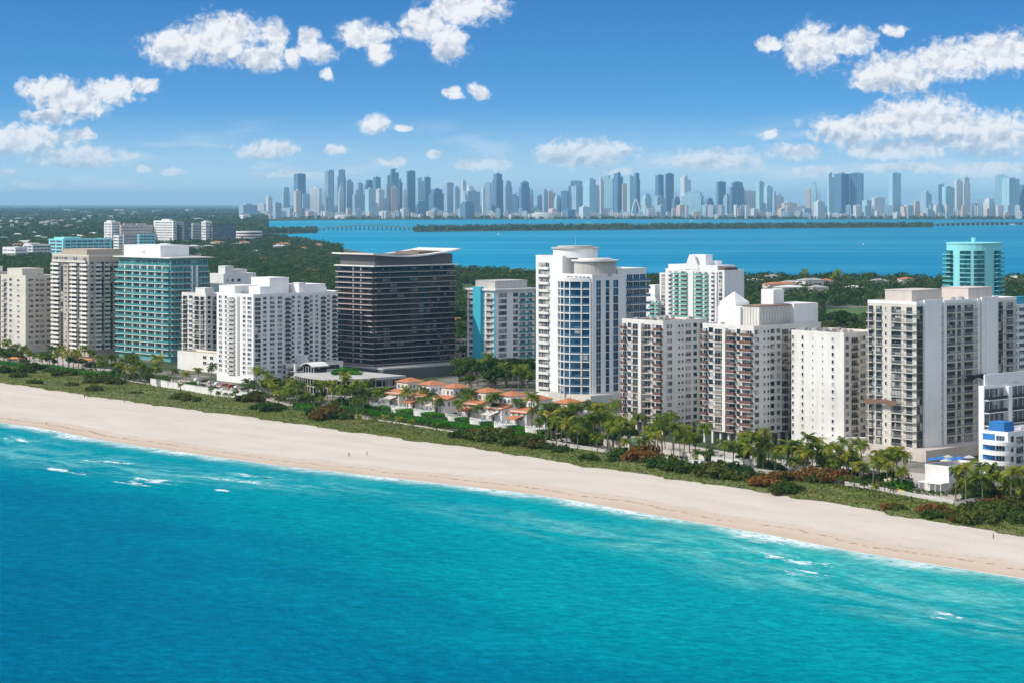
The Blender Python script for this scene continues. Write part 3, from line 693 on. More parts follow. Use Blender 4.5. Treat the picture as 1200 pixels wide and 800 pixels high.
# ---- D0: small white banded building
b = Building('condo_building', 'narrow white building with dark balcony rails between the teal tower and the white slab', 'building', (241, 430))
k = Block(b, 213, 241, 262, 344); k.wall(W_WHITE, RF_BROWN)
bo = {'style':'bars','rail':RAIL_BROWN,'slab':W_BRIGHT,'dep':1.3,'glass':GL_DARK,'frame':FRAME_D}
facade(b, k, 'L', [(214,220,'balc',bo),(221.5,226,'win',{'glass':GL_DARK}),(227.5,233.5,'balc',bo),(234.5,240,'balc',bo)], 12, k.ht-1.5, 7)
facade(b, k, 'R', [(243,247,'win',{}),(249,254,'balc',bo)], 12, k.ht-1.5, 7)
k2 = Block(b, 208, 256, 262, 410, ycorner=437, D=12); k2.ht = 10; k2.wall(W_WHITE, RF_SAND)
facade(b, k2, 'L', [(238,242,'win',{}),(246,250,'win',{})], 2, 9, 3)
roofbox(b, k, 0.1, 0.6, 0.1, 0.5, 2.5, W_WHITE); clutter(b, k, 5, 4); b.finish()
# ---- D: big white slab
b = Building('condo_slab', 'long bright white slab with a shaded blue-grey side and two white rooftop boxes', 'tower', (297, 450))
k = Block(b, 254, 297, 395, 345); k.wall(W_BRIGHT, RF_WHITE)
wo = {'glass':GL_SHUT,'h':1.35,'frame':FRAME_W}; zt, zb_ = k.ht-1.6, 4.0
facade(b, k, 'L', [(256.5,260.5,'win',wo),(263.5,266,'win',wo),(267.8,275.5,'balc',{'style':'solid','rail':W_LGREY,'slab':W_WHITE,'dep':0.9,'glass':GL_SHUT}),(284.5,288,'win',wo),(290,295,'win',wo)], 17, zt, zb_)
facade(b, k, 'L', [(278.5,280.6,'pier',{'mat':W_LGREY,'d':0.5})], 17, zt, zb_)
do = {'style':'glass','rail':GL_RAIL_D,'slab':W_WHITE,'dep':1.0,'glass':GL_DARK,'frame':FRAME_W}
R_ = [(298.5,305.5,'strip',{'glass':GL_DARK}),(308,312.5,'win',wo),(316,322,'win',wo),(325,330.5,'win',wo),(334,340,'balc',do),(341.5,345.5,'win',wo),(348.5,353,'win',wo),(356,361,'balc',do),(362.5,366.5,'win',wo),(369,373,'win',wo),(376,381,'balc',do),(383,386.5,'win',wo),(389,394,'balc',do)]
facade(b, k, 'R', R_, 17, zt, zb_)
for u0, u1, v0, v1, h in [(0.02,0.3,0.55,0.98,3.4),(0.32,0.55,0.3,0.8,7.2),(0.12,0.25,0.1,0.4,3.2),(0.6,0.95,0.2,0.7,3.5),(0.58,0.66,0.1,0.3,4.5)]: roofbox(b, k, u0, u1, v0, v1, h, W_BRIGHT)
clutter(b, k, 10, 5); b.finish()
b = Building('condo_building', 'white flat building half hidden behind the narrow white one, small box on its roof', 'building', (262, 418))
k = Block(b, 246, 262, 300, 321); k.wall(W_BRIGHT, RF_WHITE); facade(b, k, 'R', [(265,268,'win',{}),(271,274,'win',{}),(278,282,'win',{})], 10, k.ht-2, 10)
roofbox(b, k, 0.05, 0.3, 0.0, 0.5, 4.2, W_BRIGHT); roofbox(b, k, 0.4, 0.8, 0.2, 0.8, 2.0, W_WHITE); clutter(b, k, 3, 6); b.finish()
b = Building('condo_building', 'pale blue-white building showing only its roof between the long white slab and the black tower', 'building', (372, 402))
k = Block(b, 352, 372, 402, 342); k.wall(W_BRIGHT, RF_WHITE); facade(b, k, 'R', [(374,379,'win',{'glass':GL_TEAL}),(382,388,'win',{'glass':GL_TEAL}),(390,394,'win',{})], 12, k.ht-1.2, 5)
facade(b, k, 'L', [(355,360,'win',{}),(363,369,'win',{})], 12, k.ht-1.2, 5); roofbox(b, k, 0.1, 0.5, 0.2, 0.8, 2.2, W_BRIGHT); b.finish()
# ---- white low-rise and curved podium in front
b = Building('low_building', 'white three-storey flat-roofed building with dark side between the white slab and the black tower', 'building', (346, 449))
k = Block(b, 317, 346, 402, 426); k.wall(W_WHITE, RF_SAND)
facade(b, k, 'L', [(319,323,'win',{'h':1.8}),(325.5,329,'win',{'h':1.8}),(331,335,'win',{'h':1.8}),(337,345,'balc',{'style':'bars'})], 3, k.ht-1.2, 0.6)
facade(b, k, 'R', [(348,361,'band',{'style':'glass','rail':GL_RAIL_D,'dep':0.6}),(364,380,'band',{'style':'glass','rail':GL_RAIL_D,'dep':0.6}),(382,398,'band',{'style':'glass','rail':GL_RAIL_D,'dep':0.6})], 3, k.ht-1.2, 0.6)
roofbox(b, k, 0.28, 0.42, 0.3, 0.7, 3.2, W_BRIGHT); clutter(b, k, 6, 7); b.finish()
b = Building('curved_pavilion', 'two-storey curved glass podium with a white barrel roof below the black tower', 'building', (413, 465))
Cn = b.C; pts = []
PL = b.local(G(346, 457)); PR = (0.0, 0.0); n = 18
for q in range(n+1):
    t = q/n; px_ = PR[0]+(PL[0]-PR[0])*t; py_ = PR[1]+(PL[1]-PR[1])*t; bul = 5.5*math.sin(math.pi*t**0.9)
    L_ = math.hypot(PL[0], PL[1]); nx, ny = -PL[1]/L_, PL[0]/L_
    pts.append((px_+nx*bul, py_+ny*bul))
Lr = hit(b.C, DB, 474)
foot = [(0, 0), (Lr, 0), (Lr, PL[1]*0.9), (PL[0]+24, PL[1])] + list(reversed(pts))[:-1]
mb = MB(); mb.prism(foot, 0, 7.2, 0); b.part('glazing', mb, [GL_NAVY])
def off_(pts_, d_): return [(p[0]+d_*(-0.85), p[1]+d_*(-0.15)) for p in pts_]
for zq, hq, mt, nm in ((3.3, 0.7, RAIL_PINK, 'floor_slab'), (7.2, 1.1, W_LGREY, 'roof_slab'), (0, 0.5, W_LGREY, 'plinth')):
    mb = MB(); mb.prism([(-0.9, -0.7), (Lr+0.5, -0.7), (Lr+0.5, PL[1]*0.9), (PL[0]+24, PL[1]+0.6)] + off_(list(reversed(pts))[:-1], 0.8), zq, zq+hq, 0); b.part(nm, mb, [mt])
for q in range(0, n+1):
    p = pts[q]; mb = MB(); mb.box(-0.16, 0.16, -0.16, 0.16, 0.5, 7.2); b.part('mullion', mb, [W_LGREY], (p[0]-0.35, p[1]-0.1, 0))
for q in range(8):
    mb = MB(); mb.box(-0.15, 0.15, -0.3, 0.02, 0.5, 7.2); b.part('mullion', mb, [W_LGREY], ((q+0.5)*Lr/8, 0, 0))
mb = MB(); n2 = 10; x_0, y_0 = b.local(G(378, 456))
for q in range(n2):
    t0, t1 = q/n2, (q+1)/n2; za, zb2 = 11.3+1.7*math.sin(math.pi*t0), 11.3+1.7*math.sin(math.pi*t1)
    y_a, y_b = y_0+10*t0, y_0+10*t1
    mb.quad((x_0-6, y_a, za), (x_0+4, y_a, za), (x_0+4, y_b, zb2), (x_0-6, y_b, zb2)); mb.quad((x_0-6, y_b, zb2-0.4), (x_0+4, y_b, zb2-0.4), (x_0+4, y_a, za-0.4), (x_0-6, y_a, za-0.4))
    mb.quad((x_0-6, y_b, zb2), (x_0-6, y_b, zb2-0.4), (x_0-6, y_a, za-0.4), (x_0-6, y_a, za)); mb.quad((x_0+4, y_a, za), (x_0+4, y_a, za-0.4), (x_0+4, y_b, zb2-0.4), (x_0+4, y_b, zb2))
b.part('barrel_roof', mb, [W_WHITE])
mb = MB(); mb.box(x_0-4.5, x_0+3, y_0+0.7, y_0+9.3, 8.3, 11.3); b.part('roof_pavilion', mb, [GL_NAVY])
for q in range(5): mb = MB(); mb.box(x_0-4.75, x_0-4.5, y_0+0.7+q*2.1, y_0+1.0+q*2.1, 8.3, 11.3); b.part('column', mb, [W_LGREY])
b.finish(); PODIUM = b
# ---- E: black tower with curved canopy
b = Building('black_tower', 'black glass tower with thin pale floor lines under a swooping white roof canopy', 'tower', (439, 443))
k = Block(b, 396, 439, 533, 313); k.wall(W_DARK, None, parapet=0)
zt = k.ht
eo = {'style':'glass','rail':GL_RAIL_D,'slab':RAIL_PINK,'glass':GL_NAVY,'frame':FRAME_M,'dep':1.7,'n':6,'th':0.42,'hr':0.8}
facade(b, k, 'L', [(396,438.8,'band',eo)], 19, zt-0.2, 4)
facade(b, k, 'L', [(414,415.1,'pier',{'mat':W_WHITE,'d':0.5}),(423,424.1,'pier',{'mat':W_WHITE,'d':0.5})], 19, zt-0.2, 4)
facade(b, k, 'R', [(439.2,533,'band',dict(eo, n=13, dep=1.3, slab=W_LGREY, th=0.26, frame=FRAME_D))], 19, zt-0.2, 4)
mb = MB(); mb.box(k.x0-2.2, k.x0+k.D+0.5, k.y0-1.8, k.y0+k.W+0.5, zt, zt+0.6); b.part('roof_slab', mb, [W_WHITE])
mb = MB(); mb.box(k.x0+0.8, k.x0+k.D-1, k.y0+0.8, k.y0+k.W-1, zt+0.6, pz(k.P.y, 299.5)-2.0, 0); b.part('penthouse', mb, [W_SLATE])
mb = MB(); n = 26; z_l, z_m, z_r = pz(k.P.y, 297)-2, pz(k.P.y, 300.5)-2, pz(k.P.y*1.03, 291.5)-2
def cz(t): return z_m+(z_l-z_m)*max(0, (0.4-t)/0.4)**1.6+(z_r-z_m)*max(0, (t-0.4)/0.6)**1.7
xa, xb, ya, yb = k.x0-3.2, k.x0+k.D+1.5, k.y0-3.0, k.y0+k.W+1
for q in range(n):
    t0, t1 = q/n, (q+1)/n; x0_, x1_ = xa+(xb-xa)*t0, xa+(xb-xa)*t1; za, zb2 = cz(t0), cz(t1); th = 0.75
    hole = 15 <= q < 22
    for yy0, yy1 in (((ya, ya+4), (yb-4, yb)) if hole else ((ya, yb),)):
        mb.quad((x0_, yy0, za), (x1_, yy0, zb2), (x1_, yy1, zb2), (x0_, yy1, za)); mb.quad((x0_, yy1, za-th), (x1_, yy1, zb2-th), (x1_, yy0, zb2-th), (x0_, yy0, za-th))
        mb.quad((x0_, yy0, za-th), (x1_, yy0, zb2-th), (x1_, yy0, zb2), (x0_, yy0, za)); mb.quad((x1_, yy1, zb2-th), (x0_, yy1, za-th), (x0_, yy1, za), (x1_, yy1, zb2))
mb.quad((xa, yb, cz(0)-.75), (xa, ya, cz(0)-.75), (xa, ya, cz(0)), (xa, yb, cz(0))); mb.quad((xb, ya, cz(1)-.75), (xb, yb, cz(1)-.75), (xb, yb, cz(1)), (xb, ya, cz(1)))
b.part('roof_canopy', mb, [W_WHITE])
mb = MB(); mb.box(k.x0+k.D*0.62, k.x0+k.D*0.8, k.y0+5, k.y0+k.W-6, zt+5, cz(0.7)-0.2+0.9); b.part('rooftop_block', mb, [RF_BROWN])
mb = MB(); mb.box(k.x0-4, k.x0+k.D+14, k.y0-12, k.y0+k.W, 0, 5.2); b.part('podium', mb, [W_SLATE])
mb = MB(); mb.box(k.x0-4.3, k.x0+k.D+14.3, k.y0-12.3, k.y0+k.W, 5.2, 6.0); b.part('podium_roof', mb, [W_LGREY]); b.finish()
# ---- F1: white tower with cyan fin
b = Building('condo_tower', 'white tower with a bright cyan vertical fin and a grey rooftop box', 'tower', (580.5, 441))
k = Block(b, 547.7, 580.5, 626.5, 341); k.wall(W_BRIGHT, RF_WHITE)
mb = MB(); mb.box(k.x0-1.5, k.x0+k.D+2, k.y0-1.5, k.y0+k.W+1.5, k.ht, k.ht+0.8); b.part('roof_slab', mb, [W_WHITE])
bo = {'style':'bars','rail':FRAME_W,'slab':W_WHITE,'dep':1.4,'glass':GL_SHUT}
facade(b, k, 'L', [(549,556,'balc',dict(bo, glass=GL_DARK)),(569,578.5,'balc',bo)], 13, k.ht-1, 3)
facade(b, k, 'L', [(557.8,566.8,'pier',{'mat':W_CYAN,'d':2.2,'ext':2.8}),(578.8,580.3,'pier',{'mat':W_CYAN,'d':0.25})], 13, k.ht-1, 3)
facade(b, k, 'R', [(584.5,593.5,'win',{'glass':GL_SHUT,'h':1.5,'frame':FRAME_D}),(601.5,607,'win',{'glass':GL_SHUT,'frame':FRAME_D}),(608.5,616,'balc',{'style':'glass','rail':GL_RAIL_T,'slab':W_WHITE,'dep':1.2,'glass':GL_SHUT}),(617.5,624.5,'balc',{'style':'glass','rail':GL_RAIL_T,'slab':W_WHITE,'dep':1.2,'glass':GL_SHUT})], 13, k.ht-1, 3)
roofbox(b, k, 0.10, 0.92, 0.15, 0.85, 3.9, W_LGREY, zb=k.ht-0.1); clutter(b, k, 5, 8, (0.2, 0.8, 0.2, 0.8)); b.finish()
# ---- G1: blue and white tower with round roof drums
b = Building('glass_tower', 'tall white and blue glass tower with a curved glazed front and two round rooftop drums', 'tower', (694, 472))
kf = Block(b, 653.5, 694, 733, 322); kf.wall(W_BRIGHT, RF_WHITE)
kb = Block(b, 628, 653.5, 700, 300, setb=(3.0, kf.W)); kb.wall(W_BRIGHT, RF_WHITE)
kr = Block(b, 660, 732, 757.5, 315, setb=(kf.D, 5.0), W=kf.W-6); kr.wall(W_BRIGHT, RF_WHITE)
so = {'style':'glass','rail':GL_RAIL_B,'slab':W_WHITE,'glass':GL_BLUE,'frame':FRAME_W,'dep':1.6}
nf = 14; zt = kf.ht-3.0
facade(b, kb, 'L', [(631,644,'band',{'style':'solid','rail':W_WHITE,'slab':W_WHITE,'dep':1.0,'glass':GL_SHUT,'n':2,'hr':0.9})], 17, kb.ht-3, 4)
# curved front: arc floors
W_ = kf.W; arc = [(kf.x0-0.4-6.0*math.sin(math.pi*q/14), kf.y0+W_*(0.03+0.94*q/14)) for q in range(15)]
fh = (zt-4)/nf
for i in range(nf):
    mb = MB(); mb.prism([(kf.x0+0.5, arc[0][1])]+[(kf.x0+0.5, arc[-1][1])]+list(reversed(arc)), 4+i*fh+1.0, 4+(i+1)*fh-0.25, 0); b.part('curved_glazing', mb, [GL_BLUE])
    mb = MB(); ar2 = [(p[0]-0.35, p[1]) for p in arc]
    mb.prism([(kf.x0+0.5, arc[0][1]-0.1)]+[(kf.x0+0.5, arc[-1][1]+0.1)]+list(reversed(ar2)), 4+(i+1)*fh-0.25, 4+(i+1)*fh+0.25 if i < nf-1 else 4+(i+1)*fh+1.4, 0)
    b.part('curved_slab', mb, [W_WHITE])
    mb = MB(); ar3 = [(p[0]-0.15, p[1]) for p in arc]
    mb.prism([(kf.x0+0.5, arc[0][1])]+[(kf.x0+0.5, arc[-1][1])]+list(reversed(ar3)), 4+i*fh+0.25, 4+i*fh+1.0, 0); b.part('curved_rail', mb, [GL_RAIL_B])
for q in (0, 2, 5, 7, 9, 12, 14):
    mb = MB(); mb.box(-0.30, 0.3, -0.2, 0.2, 2, zt); b.part('mullion', mb, [W_WHITE], (arc[q][0]-0.1, arc[q][1], 0))
facade(b, kf, 'R', [(698.5,704,'win',{'glass':GL_BLUE,'h':3.0,'sill':0.5}),(709.5,714,'win',{'glass':GL_BLUE,'h':3.0,'sill':0.5}),(718.5,724.5,'win',{'glass':GL_BLUE,'h':3.0,'sill':0.5})], nf, zt, 4)
facade(b, kr, 'R', [(734,757,'band',dict(so, n=3, dep=3.0))], nf+1, kr.ht-2.5, 4)
facade(b, kf, 'L', [(664,692,'win',{'glass':GL_BLUE,'h':1.3,'n':6,'sill':0.2})], 1, kf.ht-0.4, kf.ht-2.2)
def drum(b, cx, cy_, r, z0_, z1_, mat, cap, over=0.8):
    mb = MB(); n = 32
    mb.prism([(cx+r*math.cos(2*math.pi*q/n), cy_+r*math.sin(2*math.pi*q/n)) for q in range(n)], z0_, z1_, 0); b.part('roof_drum', mb, [mat])
    mb = MB(); rr_ = r+over
    mb.prism([(cx+rr_*math.cos(2*math.pi*q/n), cy_+rr_*math.sin(2*math.pi*q/n)) for q in range(n)], z1_, z1_+0.6, 0)
    mb.prism([(cx+r*.8*math.cos(2*math.pi*q/n), cy_+r*.8*math.sin(2*math.pi*q/n)) for q in range(n)], z1_+0.6, z1_+1.3, 0)
    b.part('drum_roof', mb, [cap])
c1 = b.local(G(679, 462)); drum(b, kb.x0+kb.D*0.52, kb.y0+3.5, 10.3, kb.ht-1, pz(kb.P.y+12, 291.5)-2, W_BRIGHT, W_LGREY)
drum(b, kf.x0+kf.D*0.52, kf.y0+kf.W*0.42, 9.6, kf.ht-1, pz(kf.P.y+10, 306.5)-2, W_LGREY, W_WHITE, 1.2)
mb = MB(); mb.tube([(0, 0, 0), (0, 0, 5)], [0.15, 0.06], 5); b.part('antenna', mb, [METAL], (kb.x0+kb.D*0.52, kb.y0+3.5, pz(kb.P.y+12, 289)-2))
mb = MB(); mb.box(kf.x0-6, kf.x0+kf.D, kf.y0-5, kf.y0+kf.W, 0, 4); b.part('podium', mb, [W_CREAM]); b.finish()
# ---- H1: white tower with gabled top, further back
b = Building('condo_tower', 'white tower behind with a stepped gabled roofline and pale green balcony glass', 'tower', (849, 418))
k = Block(b, 780, 849, 872, 317); k.wall(W_BRIGHT, RF_WHITE)
bo = {'style':'glass','rail':GL_RAIL_G,'slab':W_BRIGHT,'dep':1.4,'glass':GL_SHUT}
facade(b, k, 'L', [(783,787.5,'balc',dict(bo, rail=FRAME_W)),(790,795,'balc',bo),(797,806,'balc',bo),(814.5,823,'balc',bo),(825,830,'balc',bo),(833,838,'balc',dict(bo, rail=FRAME_W)),(842.5,846.5,'win',{'glass':GL_DARK,'h':1.8})], 18, k.ht-1, 4)
facade(b, k, 'L', [(807.5,813,'pier',{'mat':W_BRIGHT,'d':0.8}),(839,841,'pier',{'mat':W_BRIGHT,'d':1.0})], 18, k.ht-1, 4)
mb = MB(); mb.box(k.x0+0.3, k.x0+k.D*0.9, k.y0+k.W*0.12, k.y0+k.W*0.96, k.ht-0.7, k.ht+2.6); b.part('upper_floor', mb, [W_BRIGHT])
def gable(cx, cw, z0_, z1_):
    mb = MB(); y0_, y1_ = cx-cw/2, cx+cw/2; ym0, ym1 = cx-cw*0.16, cx+cw*0.16
    P = [(y0_, z0_), (y1_, z0_), (y1_, z0_+1), (ym1, z1_), (ym0, z1_), (y0_, z0_+1)]
    n = len(P); i0 = len(mb.v); d0, d1 = k.x0-0.4, k.x0+0.4
    mb.v += [(d0, p[0], p[1]) for p in P]+[(d1, p[0], p[1]) for p in P]
    for q in range(n): mb.f.append((q, (q+1) % n, n+(q+1) % n, n+q)); mb.m.append(0)
    mb.f.append(tuple(range(n))); mb.m.append(0); mb.f.append(tuple(n+n-1-q for q in range(n))); mb.m.append(0); return mb
ym = k.W-k.sL(811); b.part('gable', gable(ym, 11, k.ht-0.2, pz(k.P.y+8, 299)-2), [W_BRIGHT])
mb = MB(); mb.box(k.x0+2, k.x0+8, ym-9, ym+2.5, k.ht+2.6, pz(k.P.y+8, 299)-2); mb.box(k.x0+8, k.x0+13, ym-12, ym-2, k.ht+2.6, k.ht+5); b.part('rooftop_block', mb, [W_BRIGHT])
mb = MB(); mb.box(k.x0+1, k.x0+12, k.y0+0.5, k.y0+k.W*0.1, k.ht-0.7, k.ht+1.6); b.part('rooftop_terrace', mb, [W_RUST])
k2 = Block(b, 773, 781, 800, 320, setb=(0, k.W)); k2.D = 14; k2.wall(W_BRIGHT, RF_WHITE); facade(b, k2, 'L', [(775,779.5,'win',{'glass':GL_SHUT,'h':1.8})], 17, k2.ht-1, 4)
k3 = Block(b, 755, 773, 800, 350, setb=(-3, k.W+k2.W)); k3.D = 14; k3.wall(W_BRIGHT, RF_WHITE); facade(b, k3, 'L', [(761,767,'balc',bo),(768,773,'balc',bo)], 11, k3.ht-1, 4)
mb = MB(); mb.box(k3.x0+1, k3.x0+7, k3.y0+2, k3.y0+k3.W-3, k3.ht-0.8, k3.ht+8); mb.box(k3.x0-0.2, k3.x0+1, k3.y0+1, k3.y0+k3.W-1, k3.ht-0.8, k3.ht+3); b.part('rooftop_block', mb, [W_BRIGHT]); b.finish()
# ---- E1 / E2: twin rose-white towers on columns
def pilotis(b, k, h, nL, nR, mat=W_WHITE):
    for q in range(nL): mb = MB(); mb.box(-0.4, 0.4, -0.4, 0.4, 0, h); b.part('column', mb, [mat], (k.x0+0.6, k.y0+0.6+(k.W-1.2)*q/(nL-1), 0))
    for q in range(1, nR): mb = MB(); mb.box(-0.4, 0.4, -0.4, 0.4, 0, h); b.part('column', mb, [mat], (k.x0+0.6+(k.D-1.2)*q/(nR-1), k.y0+0.6, 0))
    mb = MB(); mb.box(k.x0+4, k.x0+k.D-1, k.y0+5, k.y0+k.W-1, 0, h); b.part('lobby', mb, [W_GREY])
pinkr = {'style':'solid','rail':W_RUST,'slab':W_PALE,'dep':1.5,'glass':GL_DARK,'frame':FRAME_W,'dw':0.85}
barsr = {'style':'bars','rail':RAIL_BROWN,'slab':W_PALE,'dep':1.5,'glass':GL_DARK,'frame':FRAME_W,'dw':0.9}
b = Building('condo_tower', 'rose-white balcony tower on columns with a brown roof, left of its near twin', 'tower', (777, 509))
k = Block(b, 729, 777, 828, 376, z0=4.0); k.wall(W_WHITE, RF_BROWN)
zt = k.ht-1.3
facade(b, k, 'L', [(729.4,734.5,'balc',pinkr),(735.5,740,'win',{'h':1.8,'sill':0.7}),(741,750.5,'balc',dict(barsr, dep=0.9)),(755,763,'balc',barsr),(763.8,767.6,'win',{'h':1.8,'sill':0.7}),(768,776.5,'balc',pinkr)], 14, zt, 4.2)
facade(b, k, 'L', [(751,754.4,'pier',{'mat':W_WHITE,'d':1.6})], 14, zt, 4.2)
facade(b, k, 'R', [(781,787.6,'win',{'glass':GL_SHUT,'h':1.5}),(794.3,796.8,'win',{'h':1.0,'sill':1.3}),(798.6,801,'win',{'h':1.0,'sill':1.3}),(803,809.8,'win',{'glass':GL_SHUT}),(812.2,816.8,'win',{}),(819.5,827,'balc',dict(barsr, dep=2.2))], 14, zt, 4.2)
pilotis(b, k, 4.0, 7, 7); clutter(b, k, 14, 9); b.finish()
b = Building('condo_tower', 'rose-white balcony tower on columns carrying a long white roof plant with lattice screens', 'tower', (883.5, 524))
k = Block(b, 823.5, 883.5, 962, 382, z0=4.6); k.wall(W_WHITE, RF_BROWN); zt = k.ht-1.3
facade(b, k, 'L', [(823.8,829.8,'balc',pinkr),(830.4,836,'win',{'h':1.8,'sill':0.7}),(837.2,848.6,'balc',dict(barsr, dep=0.9)),(853.8,862.5,'balc',pinkr),(863.4,868,'win',{'h':1.8,'sill':0.7}),(868.8,882.5,'balc',pinkr)], 14, zt, 4.8)
facade(b, k, 'L', [(849.4,853,'pier',{'mat':W_WHITE,'d':1.6})], 14, zt, 4.8)
facade(b, k, 'R', [(884.2,889.5,'win',{}),(894.4,897,'win',{'h':1.0,'sill':1.3}),(899,901.4,'win',{'h':1.0,'sill':1.3}),(902.4,907.6,'win',{}),(909.6,914.4,'win',{'glass':GL_SHUT}),(915.6,924,'balc',dict(barsr, dep=2.0)),(925.5,932,'balc',dict(barsr, dep=1.0))], 14, zt, 4.8)
pilotis(b, k, 4.6, 7, 9)
x0, y0 = k.x0, k.y0
hb_ = pz(k.P.y+15, 358)-2
mb = MB(); mb.box(x0+6, x0+k.D*0.62, y0+2.5, y0+11, k.ht-0.8, hb_); b.part('rooftop_plant', mb, [W_WHITE])
mb = MB(); mb.box(x0+5, x0+k.D*0.40, y0+11, y0+k.W-3, k.ht-0.8, hb_-0.5); b.part('rooftop_plant', mb, [W_BRIGHT])
mb = MB(); mb.box(x0+k.D*0.62, x0+k.D-0.5, y0+1.0, y0+12, k.ht-0.8, hb_+0.5); b.part('rooftop_plant', mb, [W_BRIGHT])
mb = MB(); mb.box(x0+5.6, x0+k.D*0.62, y0+2.0, y0+11.4, hb_, hb_+0.3); b.part('plant_roof', mb, [RF_BROWN])
mb = MB(); L_ = k.D*0.62-6
for q in range(int(L_/1.6)):
    xx = x0+6+q*1.6
    mb.tube([(xx, y0+2.35, k.ht-0.6), (xx+1.5, y0+2.35, hb_-0.4)], 0.07, 4); mb.tube([(xx+1.5, y0+2.30, k.ht-0.6), (xx, y0+2.30, hb_-0.4)], 0.07, 4)
for q in range(6):
    yy = y0+2.6+q*1.4; mb.tube([(x0+5.85, yy, k.ht-0.6), (x0+5.85, yy, hb_-0.3)], 0.06, 4)
b.part('lattice_screen', mb, [W_LGREY])
hx = hb_
mb = MB(); mb.box(x0+18, x0+24, y0+6, y0+12, hx, hx+5.8); b.part('rooftop_block', mb, [W_BRIGHT])
mb = MB(); zA = hx+0.2
mb.prism([(x0+9, y0+17), (x0+17, y0+17), (x0+17, y0+25), (x0+9, y0+25)], zA-1, zA+0.6)
i0 = len(mb.v); mb.v += [(x0+9, y0+17, zA+.6), (x0+17, y0+17, zA+.6), (x0+17, y0+25, zA+.6), (x0+9, y0+25, zA+.6), (x0+13, y0+21, zA+4.6)]
for q in range(4): mb.f.append((i0+q, i0+(q+1) % 4, i0+4)); mb.m.append(0)
b.part('pyramid_roof', mb, [W_BRIGHT]); clutter(b, k, 12, 10, (0.03, 0.5, 0.7, 0.95)); b.finish()
# ---- F2: blank white tower
b = Building('condo_tower', 'white tower with a nearly blank face dotted by tiny windows and a tan roof', 'tower', (989, 530))
k = Block(b, 927.5, 989, 1032, 390); k.wall(W_WHITE, RF_SAND); zt = k.ht-1.4
facade(b, k, 'L', [(928.2,930.6,'win',{'h':1.3}),(939.3,941.8,'win',{'h':1.3}),(951.6,953,'win',{'h':0.7,'sill':1.4}),(963.2,964.6,'win',{'h':0.7,'sill':1.4}),(974.6,977.4,'win',{'h':1.3})], 14, zt, 4)
facade(b, k, 'R', [(990.4,995,'win',{'glass':GL_SHUT}),(997,1005.6,'balc',dict(barsr, dep=0.6)),(1008,1014,'win',{'glass':GL_SHUT}),(1016.5,1021,'win',{}),(1023,1029,'balc',dict(barsr, dep=0.6))], 14, zt, 4)
mb = MB(); mb.box(k.x0-1.0, k.x0+k.D*0.3, k.y0-6, k.y0+8, 0, 5.5); b.part('entrance_wing', mb, [W_WHITE]); clutter(b, k, 16, 11); b.finish()
# ---- G: big cream/white tower under repair
b = Building('condo_tower', 'large tower under repair with cream balconies, bare white end walls and two rooftop boxes', 'tower', (1074, 538))
k = Block(b, 1017, 1074, 1191, 354); k.wall(W_CREAM, RF_WHITE, rim=W_BRIGHT); zt = k.ht-1.6
co = {'style':'bars','rail':METAL,'slab':W_CREAM,'dep':1.3,'glass':GL_DARK,'frame':FRAME_D}
facade(b, k, 'L', [(1017.5,1024,'balc',co),(1026.2,1034,'balc',dict(co, dep=0.7, glass=GL_DARK)),(1037,1039.5,'win',{'h':1.3}),(1044.5,1056,'balc',dict(co, dep=0.8, dw=0.95)),(1057.5,1073.6,'balc',dict(co, dw=0.4))], 17, zt, 4)
facade(b, k, 'R', [(1074.3,1081,'strip',{'frame':FRAME_D}),(1102.2,1104.2,'win',{'h':1.0,'sill':1.2}),(1108.5,1120,'balc',dict(co, dep=0.8)),(1121.5,1126,'balc',dict(co, dep=0.8)),(1127,1143,'balc',dict(co, dep=1.2, dw=0.6)),(1146.6,1148.4,'win',{'h':1.0,'sill':1.2}),(1168.8,1175,'strip',{'frame':FRAME_D}),(1176,1190.4,'balc',dict(co, dep=1.6, dw=0.5))], 17, zt, 4)
for a0, a1 in ((1081.8, 1101.6), (1104.6, 1107.6), (1144.2, 1146.2), (1148.8, 1168)):
    s0, s1 = k.sR(a0), k.sR(a1); mb = MB(); mb.box(k.x0+s0, k.x0+s1, k.y0-0.7, k.y0+0.02, 3.0, k.ht+0.02 if a1-a0 < 10 else k.ht+0.5); b.part('end_wall', mb, [W_BRIGHT])
roofbox(b, k, 0.05, 0.34, 0.2, 0.75, 3.6, W_PALE); roofbox(b, k, 0.58, 0.82, 0.15, 0.7, 3.6, W_PALE)
mb = MB(); mb.box(k.x0-4, k.x0+k.D+2, k.y0-7, k.y0+k.W+2, 0, 4); b.part('podium', mb, [W_PALE]); clutter(b, k, 22, 12); b.finish(); TG, KG = b, k
